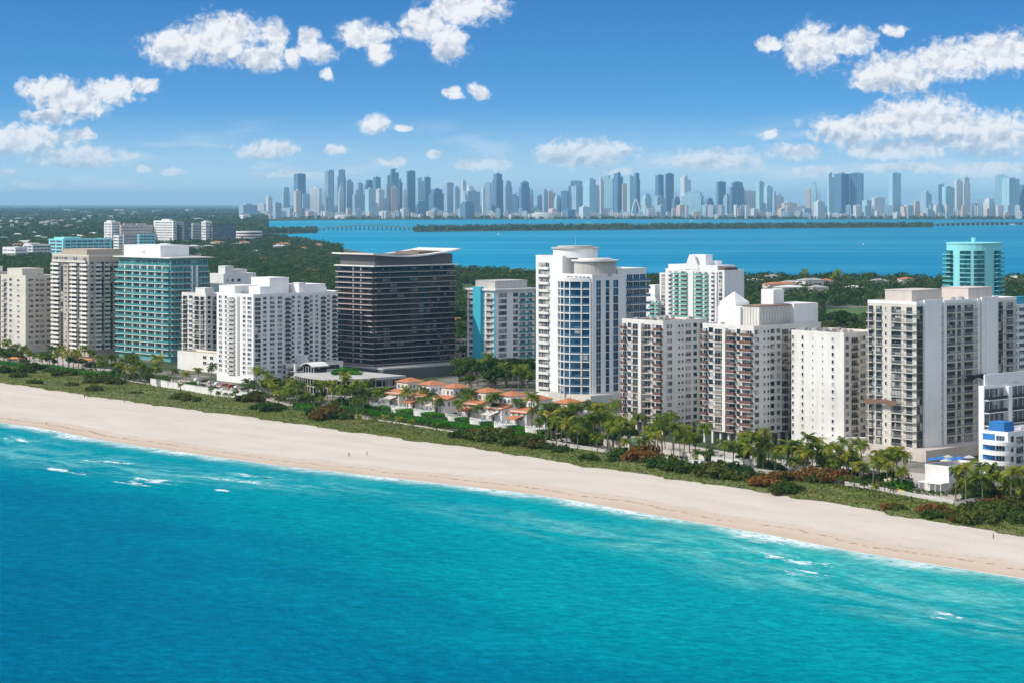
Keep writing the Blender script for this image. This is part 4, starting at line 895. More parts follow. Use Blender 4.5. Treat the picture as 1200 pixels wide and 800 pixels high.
def stage(name, label, blk, bb, side, s0, s1, z_, mat, cloth):
    P = (blk.x0+(s0 if side == 'R' else -1.4-1.0), blk.y0+(-1.4-1.2 if side == 'R' else blk.W-s1))
    w3 = bb.C+DB3*P[0]+DA3*P[1]+Vector((0, 0, z_)); t = thing(name, label, 'work platform', w3, ANG if side == 'R' else ANG-math.pi/2)
    if side == 'L': w3 = bb.C+DB3*(blk.x0-2.6)+DA3*(blk.y0+blk.W-s0)+Vector((0, 0, z_)); t.location = w3
    L_ = s1-s0; mb = MB(); mb.box(0, L_, 0, 1.0, 0, 0.15); link('deck', mb.mesh('deck', mat), t)
    mb = MB()
    for zz_ in (0.6, 1.1): mb.box(0, L_, 0, 0.06, zz_, zz_+0.06); mb.box(0, L_, 0.94, 1.0, zz_, zz_+0.06)
    for q in range(int(L_/2)+1): mb.box(q*2-0.03 if q else 0, q*2+0.04, 0, 0.06, 0.15, 1.15)
    link('guard_rail', mb.mesh('guard_rail', METAL), t)
    mb = MB()
    for q in range(int(L_)): mb.quad((q, -0.05, 0.9+0.15*math.sin(q*0.9)), (q+1, -0.06, 0.9+0.15*math.sin(q*0.9+0.9)), (q+1, -0.12, -0.7-0.5*math.sin(q*0.7+0.7)), (q, -0.1, -0.7-0.5*math.sin(q*0.7)))
    link('debris_net', mb.mesh('debris_net', cloth), t)
    mb = MB()
    for xx in (0.3, L_-0.3): mb.tube([(xx, 0.5, 0.15), (xx, 0.5, blk.ht-z_+0.5)], 0.03, 4)
    link('cable', mb.mesh('cable', FRAME_D), t)
stage('hanging_platform', 'long hanging work platform with rusty netting on the cream balconies', k, b, 'L', 0.5, 15, pz(k.P.y, 473)-2, METAL, plain('rust_netting', (0.20, 0.12, 0.08)))
stage('hanging_platform', 'hanging work platform draped in black netting halfway up the shaded side', k, b, 'R', k.sR(1126), k.sR(1150), pz(k.P.y+25, 440)-2, METAL, plain('black_netting', (0.015, 0.015, 0.018)))
# ---- teal round-fronted tower behind
b = Building('round_tower', 'slim aqua tower with a rounded top and balcony slabs sticking out on both sides', 'tower', (1146, 400))
cw = G(1141, 398); rC = b.local(cw); rad = 17.5
def circ(r, n=28, x_=rC[0], y_=rC[1]): return [(x_+r*math.cos(2*math.pi*q/n), y_+r*math.sin(2*math.pi*q/n)) for q in range(n)]
ht_ = pz(cw.y, 286)-2
mb = MB(); mb.prism(circ(rad), 0, ht_, 0); b.part('wall', mb, [W_AQUA])
mb = MB(); mb.prism(circ(rad+0.4), ht_, ht_+0.9, 0); mb.prism(circ(1.4), ht_+.9, ht_+4, 0); b.part('roof', mb, [W_AQUA])
cdir = math.atan2(b.local((0, 0))[1]-rC[1], b.local((0, 0))[0]-rC[0]); n_f = 19; fh = (ht_-7)/n_f
for i in range(n_f):
    z_ = 3+i*fh
    for a0 in (-0.52, 0.0):
        mb = MB(); aa = [cdir+a0+q*0.10 for q in range(5)]; o1 = [(rC[0]+(rad+0.25)*math.cos(t), rC[1]+(rad+0.25)*math.sin(t)) for t in aa]; i1 = [(rC[0]+(rad-0.5)*math.cos(t), rC[1]+(rad-0.5)*math.sin(t)) for t in reversed(aa)]
        mb.prism(o1+i1, z_+0.6, z_+fh-0.25, 0); b.part('window', mb, [GL_TEAL])
    for sgn in (-1, 1):
        mb = MB(); aa = [cdir+sgn*(0.85+q*0.12) for q in range(8)]; 
        if sgn < 0: aa = aa[::-1]
        o1 = [(rC[0]+(rad+2.6)*math.cos(t), rC[1]+(rad+2.6)*math.sin(t)) for t in aa]; i1 = [(rC[0]+(rad-0.5)*math.cos(t), rC[1]+(rad-0.5)*math.sin(t)) for t in reversed(aa)]
        mb.prism(o1+i1, z_, z_+0.35, 0)
        o2 = [(rC[0]+(rad+2.5)*math.cos(t), rC[1]+(rad+2.5)*math.sin(t)) for t in aa]; i2 = [(rC[0]+(rad+2.35)*math.cos(t), rC[1]+(rad+2.35)*math.sin(t)) for t in reversed(aa)]
        mb.prism(o2+i2, z_+0.35, z_+1.4, 1)
        o3 = [(rC[0]+(rad+0.1)*math.cos(t), rC[1]+(rad+0.1)*math.sin(t)) for t in aa]; mb.prism(o3+i1, z_+0.35, z_+fh-0.2, 2)
        b.part('balcony', mb, [W_AQUA, GL_RAIL_T, GL_TEAL])
b.finish()
# ---- right edge buildings
b = Building('condo_tower', 'pale blue-white banded tower at the right edge behind the tower under repair', 'tower', (1184, 470))
k = Block(b, 1175, 1184, 1250, 357); k.wall(W_BRIGHT, RF_WHITE)
facade(b, k, 'R', [(1186,1192,'win',{'glass':GL_BLUE}),(1194,1200,'win',{'glass':GL_BLUE}),(1203,1210,'win',{'glass':GL_BLUE})], 12, k.ht-1, 4); roofbox(b, k, 0.1, 0.6, 0.2, 0.8, 3, W_CYAN); b.finish()
b = Building('hotel', 'white five-storey block with long black balconies at the right edge', 'hotel', (1153, 552))
k = Block(b, 1147, 1153, 1262, 452); k.wall(W_BRIGHT, RF_WHITE); zt = k.ht-0.6
ko = {'style':'glass','rail':GL_RAIL_D,'slab':W_BRIGHT,'dep':1.8,'glass':GL_DARK,'frame':FRAME_W}
facade(b, k, 'R', [(1153.5,1176,'band',dict(ko, n=4)),(1181,1204,'band',dict(ko, n=4)),(1209,1232,'band',dict(ko, n=4))], 6, zt, 2.5)
facade(b, k, 'R', [(1176.4,1180.4,'pier',{'mat':W_BRIGHT,'d':2.0}),(1204.4,1208.4,'pier',{'mat':W_BRIGHT,'d':2.0})], 6, zt, 2.5)
mb = MB(); mb.box(k.x0+3, k.x0+k.D-1, k.y0+2.2, k.y0+k.W-0.3, k.ht-0.8, k.ht+3.6); b.part('top_floor', mb, [W_BRIGHT])
for q in range(8): mb = window_mesh(3.4, 1.9, GL_DARK, FRAME_W, 1); link('window', shared(mb, 'window', [FRAME_W, GL_DARK]), b.root, (k.x0+4.5+q*5.4, k.y0+2.2, k.ht+0.9))
clutter(b, k, 5, 13, (0.2, 0.8, 0.3, 0.9)); b.finish()
b = Building('hotel', 'low white hotel with a cobalt blue stair box and rounded white balconies among palms', 'hotel', (1181, 562))
k = Block(b, 1150, 1181, 1240, 506); k.wall(W_BRIGHT, RF_WHITE); zt = k.ht-1
facade(b, k, 'R', [(1184,1188,'win',{'h':1.8}),(1189.5,1200,'balc',{'style':'bars','dep':1.0}),(1204,1208,'win',{'h':1.8}),(1211,1220,'balc',{'style':'bars','dep':1.0})], 4, zt, 1.5)
facade(b, k, 'L', [(1167,1178,'band',{'style':'solid','rail':W_BRIGHT,'glass':GL_BLUE,'dep':1.0})], 4, zt, 1.5)
mb = MB(); mb.box(k.x0+0.5, k.x0+6, k.y0+k.W-8.5, k.y0+k.W-2.5, k.ht-1, pz(k.P.y+6, 493)-2); b.part('stair_box', mb, [W_BLUE])
facade(b, k, 'L', [(1152,1166,'pier',{'mat':W_BLUE,'d':0.15})], 4, zt, 1.5)
for i in range(4):
    mb = MB(); c0 = k.y0+k.W-6; p = [(k.x0+0.1-3.6*math.sin(math.pi*q/12), c0-5.5*math.cos(math.pi*q/12)) for q in range(13)]
    z_ = 1.5+(i)*(zt-1.5)/4; mb.prism(list(reversed(p)), z_, z_+1.25, 0); b.part('balcony', mb, [W_BRIGHT])
clutter(b, k, 4, 14); b.finish()
b = Building('beach_cafe', 'small white beach pavilion with an open pergola front and a rooftop terrace', 'cafe', (1112, 578))
k = Block(b, 1084, 1112, 1150, 546); k.wall(W_WHITE, RF_GREY)
facade(b, k, 'R', [(1116,1122,'win',{'h':2.2,'sill':0.4}),(1126,1132,'win',{'h':2.2,'sill':0.4})], 1, 4, 0.5)
mb = MB()
for yy in np.linspace(0, k.W*0.9, 5): mb.box(-4.2, -4.0, yy, yy+0.2, 0, 3.2)
mb.box(-4.4, 0, -0.2, k.W*0.93, 3.2, 3.5)
b.part('pergola', mb, [W_BRIGHT]); b.finish(); CAFE, KC = b, k
for q in range(7):
    P = CAFE.C+DB3*(2+(q % 4)*4.1)+DA3*(2.5+(q//4)*5.5+0.8*math.sin(q))+Vector((0, 0, KC.ht-0.75))
    t = thing('parasol', f'{"blue" if q % 3 else "pale grey"} parasol on the beach pavilion roof terrace, {nth(q)} from the near edge', 'parasol', P, q*0.7, 'parasols on the pavilion roof')
    mb = MB(); mb.tube([(0, 0, 0), (0, 0, 2.6)], 0.05, 5); link('pole', mb.mesh('pole', METAL), t)
    mb = MB(); n = 8; i0 = 0; mb.v += [(0, 0, 2.9)]+[(1.9*math.cos(2*math.pi*j/n), 1.9*math.sin(2*math.pi*j/n), 2.2) for j in range(n)]+[(0, 0, 2.8)]+[(1.9*math.cos(2*math.pi*j/n), 1.9*math.sin(2*math.pi*j/n), 2.05) for j in range(n)]
    for j in range(n): mb.f += [(0, 1+j, 1+(j+1) % n), (n+1, n+2+(j+1) % n, n+2+j), (1+j, n+2+j, n+2+(j+1) % n, 1+(j+1) % n)]; mb.m += [0, 0, 0]
    link('canopy', mb.mesh('canopy', W_BLUE if q % 3 else W_LGREY), t)
# ================================================================== mid-distance buildings
def slab(label, cat, corner, L, Rr, ytop, wall, glass, floors, boxes=(), name='condo_building', cols=(2, 4), h=1.6, roof=RF_WHITE, zb=3, frame=FRAME_W):
    b = Building(name, label, cat, corner); k = Block(b, L, corner[0], Rr, ytop); k.wall(wall, roof)
    wl, wr = corner[0]-L, Rr-corner[0]
    if wl > 1.5: facade(b, k, 'L', [(L+wl*0.06, corner[0]-wl*0.06, 'win', {'n': cols[0], 'glass': glass, 'h': h, 'frame': frame})], floors, k.ht-1, zb)
    if wr > 1.5: facade(b, k, 'R', [(corner[0]+wr*0.04, Rr-wr*0.04, 'win', {'n': cols[1], 'glass': glass, 'h': h, 'frame': frame})], floors, k.ht-1, zb)
    for bx in boxes: roofbox(b, k, *bx, wall)
    b.finish(); return b, k
slab('long low teal-glass apartment building in the trees left of the beige tower', 'building', (74,303), 57, 131, 280.5, W_AQUA, GL_BLUE, 5, [(0.05,0.4,0.1,0.8,2.5)], cols=(2,8), h=2.6)
slab('low white and green-glass apartment block beside the long teal one at the far left', 'building', (38,304), 27, 60, 287, W_WHITE, GL_TEAL, 4, [(0.0,0.5,0.2,0.9,2)], cols=(2,5), h=2.2)
slab('lowest white apartment building among trees near the left edge', 'building', (18,306), 3, 32, 290, W_BRIGHT, GL_DARK, 3, [], cols=(3,4), h=1.5)
slab('slim white tower block, leftmost of the distant white row', 'tower', (131,288), 122, 141, 260.5, W_BRIGHT, GL_DARK, 8, [(0.1,0.6,0.2,0.8,3)], cols=(2,3), h=2)
slab('wide pinkish-white apartment block in the distant row', 'building', (142,288), 140, 179, 264, W_PALE, GL_SHUT, 6, [(0.1,0.4,0.2,0.8,3),(0.5,0.8,0.2,0.8,3)], cols=(1,10), h=1.8)
slab('white grid-faced block, tallest of the distant row', 'building', (203,288), 180, 207, 259, W_BRIGHT, GL_SHUT, 9, [(0.1,0.8,0.2,0.6,3)], cols=(8,1), h=2)
slab('dark blue glass block beside the white grid-faced block', 'building', (216,288), 206, 224, 260, W_SLATE, GL_BLUE, 8, [], cols=(4,3), h=3.4)
slab('pale block between the dark blue glass block and the slim white one', 'building', (226,287), 222, 237, 263, W_LGREY, GL_BLUE, 7, [(0.1,0.8,0.2,0.6,2)], cols=(1,4), h=1.8)
slab('slim white block with dark window columns left of the navy block', 'building', (241,288), 236, 248, 260, W_BRIGHT, GL_DARK, 8, [(0.1,0.8,0.2,0.6,2)], cols=(2,2), h=2)
slab('flat navy office block left of the round striped building', 'office', (249,288), 247, 276, 263.5, W_SLATE, GL_BLUE, 6, [], cols=(1,7), h=3.6)
slab('white stair-tower building peeking above the beige tower', 'building', (139,300), 133, 145, 276, W_BRIGHT, GL_DARK, 6, [], cols=(1,1), h=1.8)
slab('pale blue block peeking behind the teal tower', 'building', (145,301), 144, 161, 274, W_LGREY, GL_BLUE, 6, [], cols=(1,3), h=1.4)
slab('teal-windowed low block above the white rooftop box of the teal tower', 'building', (163,298), 160, 182, 275, W_AQUA, GL_BLUE, 6, [], cols=(1,4), h=2.2)
slab('tan parking building between the black tower and the cyan-finned tower', 'garage', (540,432), 534, 549, 398, W_BEIGE, GL_DARK, 5, [], cols=(1,2), h=1.6, name='parking_garage')
slab('small white building right of the cyan-finned tower', 'building', (621,446), 616, 631, 424, W_BRIGHT, GL_DARK, 3, [], cols=(1,2), h=1.6)
# round striped building
b = Building('round_building', 'round white building with dark red floor stripes far back on the left', 'building', (292, 285))
r_ = 15.5/F*b.C.y
for i in range(4):
    n = 36; c = [(r_*math.cos(2*math.pi*q/n), r_*math.sin(2*math.pi*q/n)) for q in range(n)]; c2 = [(p[0]*.94, p[1]*.94) for p in c]
    z_ = i*6.2; mb = MB(); mb.prism(c, z_+4, z_+7.0); b.part('floor_band', mb, [W_BRIGHT]); mb = MB(); mb.prism(c2, z_+0.01, z_+3.99); b.part('glazing', mb, [W_RUST])
b.finish()
# mansions and houses among the trees
def hip(mb, x0, x1, y0, y1, z, h, m=0, e=0.7):
    x0 -= e; x1 += e; y0 -= e; y1 += e; w_, d_ = x1-x0, y1-y0; i = len(mb.v)
    if w_ >= d_: r0, r1 = (x0+d_/2, (y0+y1)/2), (x1-d_/2, (y0+y1)/2)
    else: r0, r1 = ((x0+x1)/2, y0+w_/2), ((x0+x1)/2, y1-w_/2)
    mb.v += [(x0,y0,z),(x1,y0,z),(x1,y1,z),(x0,y1,z),(r0[0],r0[1],z+h),(r1[0],r1[1],z+h)]
    fs = [(0,1,5,4),(2,3,4,5),(1,2,5),(3,0,4)] if w_ >= d_ else [(1,2,5,4),(3,0,4,5),(0,1,4),(2,3,5)]
    for f in fs+[(3,2,1,0)]: mb.f.append(tuple(i+q for q in f)); mb.m.append(m)
def house(label, px, py, w_, d_, h, wall, roof, rz, group, stuffy=False):
    P = G(px, py); t = thing('house', label, 'house', P, rz, group)
    mb = MB(); mb.box(-w_/2, w_/2, -d_/2, d_/2, 0, h); link('wall', mb.mesh('wall', wall), t)
    mb = MB(); hip(mb, -w_/2, w_/2, -d_/2, d_/2, h+0.004, 2.0); link('roof', mb.mesh('roof', roof), t)
    for q in range(3 if not stuffy else 2):
        m_ = window_mesh(1.8, 1.8, GL_DARK, FRAME_W, 0); link('window', shared(m_, 'window', [FRAME_W, GL_DARK]), t, (-w_/2+w_*(q+0.5)/3-0.9, -d_/2, h*0.4))
        link('window', shared(m_, 'window', [FRAME_W, GL_DARK]), t, (-w_/2, d_/2-d_*(q+0.5)/3+0.9, h*0.4), -math.pi/2)
    return t
HS = [(925,349,20,14,8,W_CREAM,RF_WHITE,'large pale mansion with a round upper floor amid palms'),(913,345,24,12,8,W_PALE,TILE,'red-tiled mansion wing left of the pale mansion'),(958,351,13,12,9,W_CREAM,RF_GREY,'tall-windowed villa right of the pale mansion'),
 (903,353,10,9,6,W_BRIGHT,RF_WHITE,'small white house left of the mansions'),(968,342,9,9,9,W_BRIGHT,TILE,'narrow white house behind the tall-windowed villa'),(1001,346,13,10,6,W_BRIGHT,RF_WHITE,'white house half hidden in trees left of the repaired tower'),
 (1030,339,14,10,7,W_BRIGHT,RF_GREY,'white bayside house under the palms behind the repaired tower'),(541,388,12,10,6,W_CREAM,TILE,'red-roofed house right of the black tower'),(300,300,15,11,6,W_BRIGHT,RF_WHITE,'white house in the wooded middle distance'),
 (266,296,13,10,6,W_BRIGHT,RF_WHITE,'low pale house left of the white house in the woods'),(308,308,14,9,5,W_CREAM,TILE,'red-roofed bungalow in the woods above the long white slab'),(365,325,14,10,6,W_PALE,TILE,'rose-roofed house in the woods behind the black tower'),
 (1190,335,14,10,7,W_BRIGHT,RF_WHITE,'white house at the right edge of the woods'),(1062,337,12,10,7,W_WHITE,TILE,'tiled house behind the left rooftop box of the repaired tower')]
for px, py, w_, d_, h, wl, rf, lb in HS: house(lb, px, py, w_*1.25, d_*1.2, h*1.25, wl, rf, ANG*0.3+0.2*math.sin(px), 'houses among the trees')
rr = random.Random(8); hn = 0
for i, px in enumerate(sorted([rr.uniform(-5, 395) for _ in range(55)]+[rr.uniform(880, 1195) for _ in range(10)])):
    z1 = px < 400
    py = rr.uniform(276, 300) if z1 else rr.uniform(333, 345)
    if z1 and px > 300 and py < 292: continue
    if not z1 and (1010 < px < 1185): continue
    if 120 < px < 310 and py < 290: continue
    hn += 1; house(f'{["pale flat-roofed", "white", "tile-roofed" if z1 else "grey-roofed"][i % 3]} house peeking out of the wooded island, {nth(hn-1)} such from the left', px, py, rr.uniform(14, 26), rr.uniform(9, 15), rr.uniform(9, 13), rr.choice([W_BRIGHT, W_WHITE, W_CREAM]), [RF_WHITE, RF_WHITE, TILE][i % 3] if z1 else RF_GREY, rr.uniform(-.5, .8), 'houses among the trees')
# far suburb houses
rr = random.Random(5); n = 0
for i, px in enumerate(sorted(rr.uniform(-15, 305) for _ in range(150))):
    py = 247+28*rr.random()**1.3
    if 118 < px and py > 262: continue
    Y = F*90/(py-HY); big_ = rr.random() < 0.14; w_ = rr.uniform(9, 22)*(1+0.5*(Y > 9000))*(2.2 if big_ else 1); n += 1
    P = G(px, py); t = link('suburb_house', None, loc=P, rz=rr.uniform(-0.6, 0.9)); tag(t, f'tiny pale roof in the far wooded suburb, {nth(n-1)} speck from the left', 'house', 'far suburb houses')
    mb = MB(); h = rr.uniform(14, 24)*(1.5 if big_ else 1); mb.box(-w_/2, w_/2, -w_/3, w_/3, 0, h); link('wall', mb.mesh('wall', rr.choice([W_BRIGHT, W_WHITE, W_CREAM, W_LGREY])), t)
    mb = MB(); hip(mb, -w_/2, w_/2, -w_/3, w_/3, h+.01, 1.5); link('roof', mb.mesh('roof', rr.choice([RF_WHITE, RF_GREY, RF_SAND, RF_WHITE])), t)
# ================================================================== skyline
def skymat(name, base, win, sx=7.0, sz=9.0):
    m, t, p = pmat(name, base, 0.35, 0.5)
    tcn = t.new('ShaderNodeTexCoord').outputs['Object']; s = t.sep(tcn)
    oi = t.new('ShaderNodeObjectInfo').outputs['Random']
    hx = t.m('FRACT', t.m('DIVIDE', t.m('ADD', s[0], s[1]), t.m('ADD', sx, t.m('MULTIPLY', oi, 6)))); hz = t.m('FRACT', t.m('DIVIDE', s[2], sz))
    f = t.m('MULTIPLY', t.m('GREATER_THAN', hx, 0.34), t.m('GREATER_THAN', hz, 0.26))
    n = t.noise(t.v('MULTIPLY', tcn, (1, 1, 0.15)), 0.05, 3, 0.6)
    f = t.m('MULTIPLY', f, t.rng(n, 0.25, 0.65, 0.35, 1.0))
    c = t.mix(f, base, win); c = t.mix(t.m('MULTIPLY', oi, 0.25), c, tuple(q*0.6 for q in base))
    t.l.new(c, p.inputs['Base Color']); return m
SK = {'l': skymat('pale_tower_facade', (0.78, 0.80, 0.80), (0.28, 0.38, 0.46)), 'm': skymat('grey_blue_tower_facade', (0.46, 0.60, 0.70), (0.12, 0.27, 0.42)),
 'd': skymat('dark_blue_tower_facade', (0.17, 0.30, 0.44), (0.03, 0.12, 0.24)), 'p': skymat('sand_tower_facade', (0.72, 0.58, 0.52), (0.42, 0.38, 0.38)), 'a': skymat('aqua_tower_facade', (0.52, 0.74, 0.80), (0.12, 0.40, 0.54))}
TN = {'l': 'pale', 'm': 'grey-blue', 'd': 'dark blue', 'p': 'sand-coloured', 'a': 'aqua glass'}
Z1 = [(0,80,225,'m'),(83,118,222,'l'),(120,146,188,'l'),(150,185,218,'m'),(190,222,150,'m'),(243,292,90,'d'),(242,272,165,'p'),(278,312,180,'m'),(310,362,150,'l'),(365,385,178,'m'),(378,418,190,'m'),(378,397,78,'m'),(397,417,72,'d'),(434,468,73,'d'),(437,460,150,'l'),(465,502,122,'m'),(500,550,165,'m'),(517,545,130,'m'),(552,590,118,'d'),(590,622,105,'d'),(555,600,158,'a'),(600,638,158,'l'),(640,662,135,'m'),(650,668,98,'m'),(666,702,70,'d'),(660,698,148,'p'),(698,718,115,'d'),(720,736,165,'l'),(737,775,78,'d'),(782,825,210,'d'),(784,815,108,'m'),(815,842,105,'d'),(836,898,158,'d'),(903,943,130,'m'),(943,970,148,'m'),(978,998,122,'l'),(986,1058,165,'m'),(1002,1030,145,'l'),(975,1032,212,'d'),(1068,1082,150,'l'),(1082,1110,130,'m'),(1114,1160,90,'d'),(1164,1200,125,'m'),(190,285,240,'m')]
Z2 = [(182,228,128,'d'),(150,182,180,'d'),(228,244,162,'m'),(262,285,188,'m'),(283,308,162,'m'),(305,340,165,'p'),(335,365,188,'a'),(366,398,165,'d'),(400,462,122,'d'),(411,458,145,'m'),(463,523,115,'a'),(522,535,145,'l'),(534,554,108,'l'),(555,597,100,'a'),(598,637,88,'d'),(634,655,135,'p'),(656,684,100,'a'),(684,712,88,'d'),(722,762,182,'a'),(780,816,96,'d'),(776,822,190,'m'),(823,860,90,'d'),(852,890,195,'d'),(860,873,175,'m'),(891,936,104,'l'),(895,992,172,'a'),(995,1035,200,'d'),(1050,1088,125,'d'),(1079,1110,182,'m'),(1108,1168,128,'d'),(382,428,248,'d'),(445,490,235,'l')]
Z3 = [(24,88,155,'l'),(92,124,118,'a'),(125,160,138,'a'),(160,176,162,'m'),(166,205,172,'l'),(200,258,205,'p'),(256,284,220,'l'),(278,326,228,'m'),(297,318,148,'p'),(318,343,120,'a'),(330,375,200,'l'),(344,358,160,'m'),(388,414,85,'a'),(415,475,85,'d'),(477,537,83,'d'),(531,568,195,'a'),(573,622,183,'l'),(622,640,220,'m'),(641,690,83,'a'),(692,745,220,'p'),(746,767,198,'p'),(771,817,160,'m'),(785,836,212,'a'),(846,885,128,'d'),(862,912,138,'a'),(914,945,112,'l'),(946,976,102,'l'),(981,1018,208,'d'),(986,1030,190,'m'),(1032,1078,190,'l'),(1080,1134,92,'a'),(1112,1178,105,'a'),(1178,1240,130,'d')]
TW = [(280+a/3.75, 280+c/3.75, 180+y_/3.75, t) for a, c, y_, t in Z1]+[(560+a/3.75, 560+c/3.75, 180+y_/3.75, t) for a, c, y_, t in Z2]+[(860+a/3.529, 860+c/3.529, 180+y_/3.529, t) for a, c, y_, t in Z3]
TW = [t for t in TW if t[0] > 299]+[(280, 301, 240.5, 'm')]
TW.sort(key=lambda t: t[0]+t[1]); rr = random.Random(11)
for i, (a, c, yt, ty) in enumerate(TW):
    wpx = c-a; Y = 11650+rr.uniform(0, 500)+(500 if yt < 215 and wpx < 12 else 0)-(350 if yt > 232 else 0); mpp = Y/F
    w3 = wpx*mpp*1.06; ph = rr.choice([ANG, ANG, 0.25, -0.3, 0.5]); rho = rr.uniform(0.5, 0.9)
    ww = w3/(abs(math.cos(ph))+rho*abs(math.sin(ph))); dd_ = ww*rho; ht = H+(HY-yt)*mpp-2.4
    X = ((a+c)/2-600)*mpp
    size_ = 'towering' if ht > 200 else 'tall' if ht > 130 else 'mid-height' if ht > 70 else 'low'
    o = thing('skyline_tower', f'{size_} {"slim " if wpx < 9 else "broad " if wpx > 15 else ""}{TN[ty]} tower in the far downtown skyline, {nth(i)} from its left end', 'tower', (X, Y, 2.4), ph, 'towers of the far downtown skyline')
    mb = MB(); sty = rr.random(); topy = ht
    if sty < 0.3 and ht > 90:
        mb.box(-ww/2, ww/2, -dd_/2, dd_/2, 0, ht*0.86); mb.box(-ww*0.36, ww*0.42, -dd_*0.38, dd_*0.4, ht*0.86, ht)
    elif sty < 0.45 and ht > 90:
        mb.box(-ww/2, ww*0.05, -dd_/2, dd_/2, 0, ht); mb.box(ww*0.05, ww/2, -dd_/2, dd_*0.4, 0, ht*0.93)
    elif sty < 0.6 and ht > 90:
        mb.prism([(-ww/2, -dd_/2), (ww/2, -dd_/2), (ww/2, dd_/2), (-ww/2, dd_/2)], 0, ht, 0, z1f=lambda p: ht-(6 if p[0] > 0 else 0))
    else: mb.box(-ww/2, ww/2, -dd_/2, dd_/2, 0, ht)
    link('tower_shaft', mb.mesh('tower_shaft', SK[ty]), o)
    mb = MB(); q = rr.uniform(0.25, 0.45); hh = rr.uniform(3, 9) if ht > 60 else 2.5
    mb.box(-ww*q*.6, ww*q*.7, -dd_*q*.6, dd_*q*.6, ht-0.5-(6 if 0.45 <= sty < 0.6 else 0), ht+hh); 
    if rr.random() < 0.3: mb.tube([(0, 0, ht), (0, 0, ht+hh+14)], 0.9, 4)
    link('rooftop_block', mb.mesh('rooftop_block', SK['l' if ty in 'lp' else 'm']), o)
    if ht > 110:
        mb = MB(); mb.box(-ww*0.75, ww*0.75, -dd_*0.85, dd_*0.85, 0, rr.uniform(14, 26)); link('podium', mb.mesh('podium', SK[rr.choice('lmp')]), o)
# low-rise downtown in front of and between the towers
rr = random.Random(21)
for i in range(150):
    px = 300+900*(i+rr.random())/150; hpx = rr.choice([1.5, 2.5, 3.5, 5, 8]) if px < 760 or rr.random() < .7 else 12; Y = 11450+rr.uniform(-20, 240); mpp = Y/F
    o = thing('waterfront_block', f'small {["white","pale","sandy","grey-blue"][i % 4]} waterfront building at the foot of the skyline, {nth(i)} from the left', 'building', ((px-600)*mpp, Y, 2.4), rr.choice([ANG, 0.2, -0.2]), 'low waterfront buildings under the skyline')
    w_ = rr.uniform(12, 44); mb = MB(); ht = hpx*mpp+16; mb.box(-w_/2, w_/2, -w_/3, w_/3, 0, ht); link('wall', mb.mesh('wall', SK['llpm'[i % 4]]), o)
    mb = MB(); mb.box(-w_/6, w_/5, -w_/8, w_/8, ht, ht+4); link('rooftop_block', mb.mesh('rooftop_block', SK['l']), o)
# the arch, the arena and the dome
Y = 11500; mpp = Y/F; o = thing('arch_bridge', 'white double arch rising beside the aqua skyline block', 'bridge', ((750-600)*mpp, Y, 2.4), 0)
for s_, w_, h in ((-1, 44, 100), (1, 34, 82)):
    mb = MB(); mb.tube([((-1+2*t/16.0)*w_*0.6+s_*22, 0, h*(1-(-1+2*t/16.0)**2)) for t in range(17)], 3.4, 6); link('arch', mb.mesh('arch', W_BRIGHT), o)
mb = MB(); mb.box(-80, 80, -8, 8, 12, 15); link('deck', mb.mesh('deck', W_LGREY), o)
for lb, px, wpx, hpx, nm in (('wide low white drum-shaped arena below the towers', 640, 34, 6, 'arena'), ('white tent-roofed hall on the far waterfront', 406, 26, 3.5, 'arena')):
    o = thing(nm, lb, 'arena', ((px-600)*mpp, Y-60, 2.4), 0); r_ = wpx*mpp/2; n = 30; mb = MB(); mb.prism([(r_*math.cos(2*math.pi*q/n), r_*0.6*math.sin(2*math.pi*q/n)) for q in range(n)], 0, hpx*mpp); link('wall', mb.mesh('wall', W_WHITE), o)
    mb = MB(); mb.prism([(r_*.8*math.cos(2*math.pi*q/n), r_*0.48*math.sin(2*math.pi*q/n)) for q in range(n)], hpx*mpp, hpx*mpp+6); link('roof', mb.mesh('roof', RF_WHITE), o)
# ================================================================== islands and bridges of the bay
isl_top = [(485,268.6),(600,266.8),(800,265.6),(1000,264.6),(1093,264.2)]; isl_bot = [(1093,266.3),(1000,267.0),(800,268.6),(600,270.6),(485,271.8)]
struct('island_ground', poly_mesh('island_ground', [(p.x, p.y) for p in [G(a, b_, 1.2) for a, b_ in isl_top+isl_bot]], 1.2, farmat(), 1.5))
islw = [(300,268.3),(372,269),(372,272.2),(330,274.5),(300,276)]
struct('causeway_ground', poly_mesh('causeway_ground', [(p.x, p.y) for p in [G(a, b_, 1.3) for a, b_ in islw]], 1.3, farmat(), 1.5))
def bridge(label, pa, pb, hump, n):
    A, B = G(*pa, 0), G(*pb, 0); L_ = (B-A).length; rz = math.atan2(B.y-A.y, B.x-A.x); t = thing('causeway_bridge', label, 'bridge', A, rz)
    mb = MB(); zf = lambda q: 7+hump*math.sin(math.pi*q)
    for q in range(24):
        t0, t1 = q/24, (q+1)/24; x0_, x1_ = L_*t0, L_*t1; z0_, z1_ = zf(t0), zf(t1)
        for yy in (-9, 9): mb.quad((x0_, yy, z0_-2), (x1_, yy, z1_-2), (x1_, yy, z1_+1), (x0_, yy, z0_+1))
        mb.quad((x0_, -9, z0_), (x1_, -9, z1_), (x1_, 9, z1_), (x0_, 9, z0_)); mb.quad((x0_, 9, z0_-2), (x1_, 9, z1_-2), (x1_, -9, z1_-2), (x0_, -9, z0_-2))
    link('deck', mb.mesh('deck', W_GREY), t)
    for q in range(n):
        mb = MB(); tq = (q+0.5)/n; mb.box(-1.2, 1.2, -7, 7, -1, zf(tq)-2); link('pier', mb.mesh('pier', W_SLATE), t, (L_*tq, 0, 0))
bridge('long low causeway bridge crossing the bay below the left skyline towers', (372, 270.5), (487, 270.3), 9, 22)
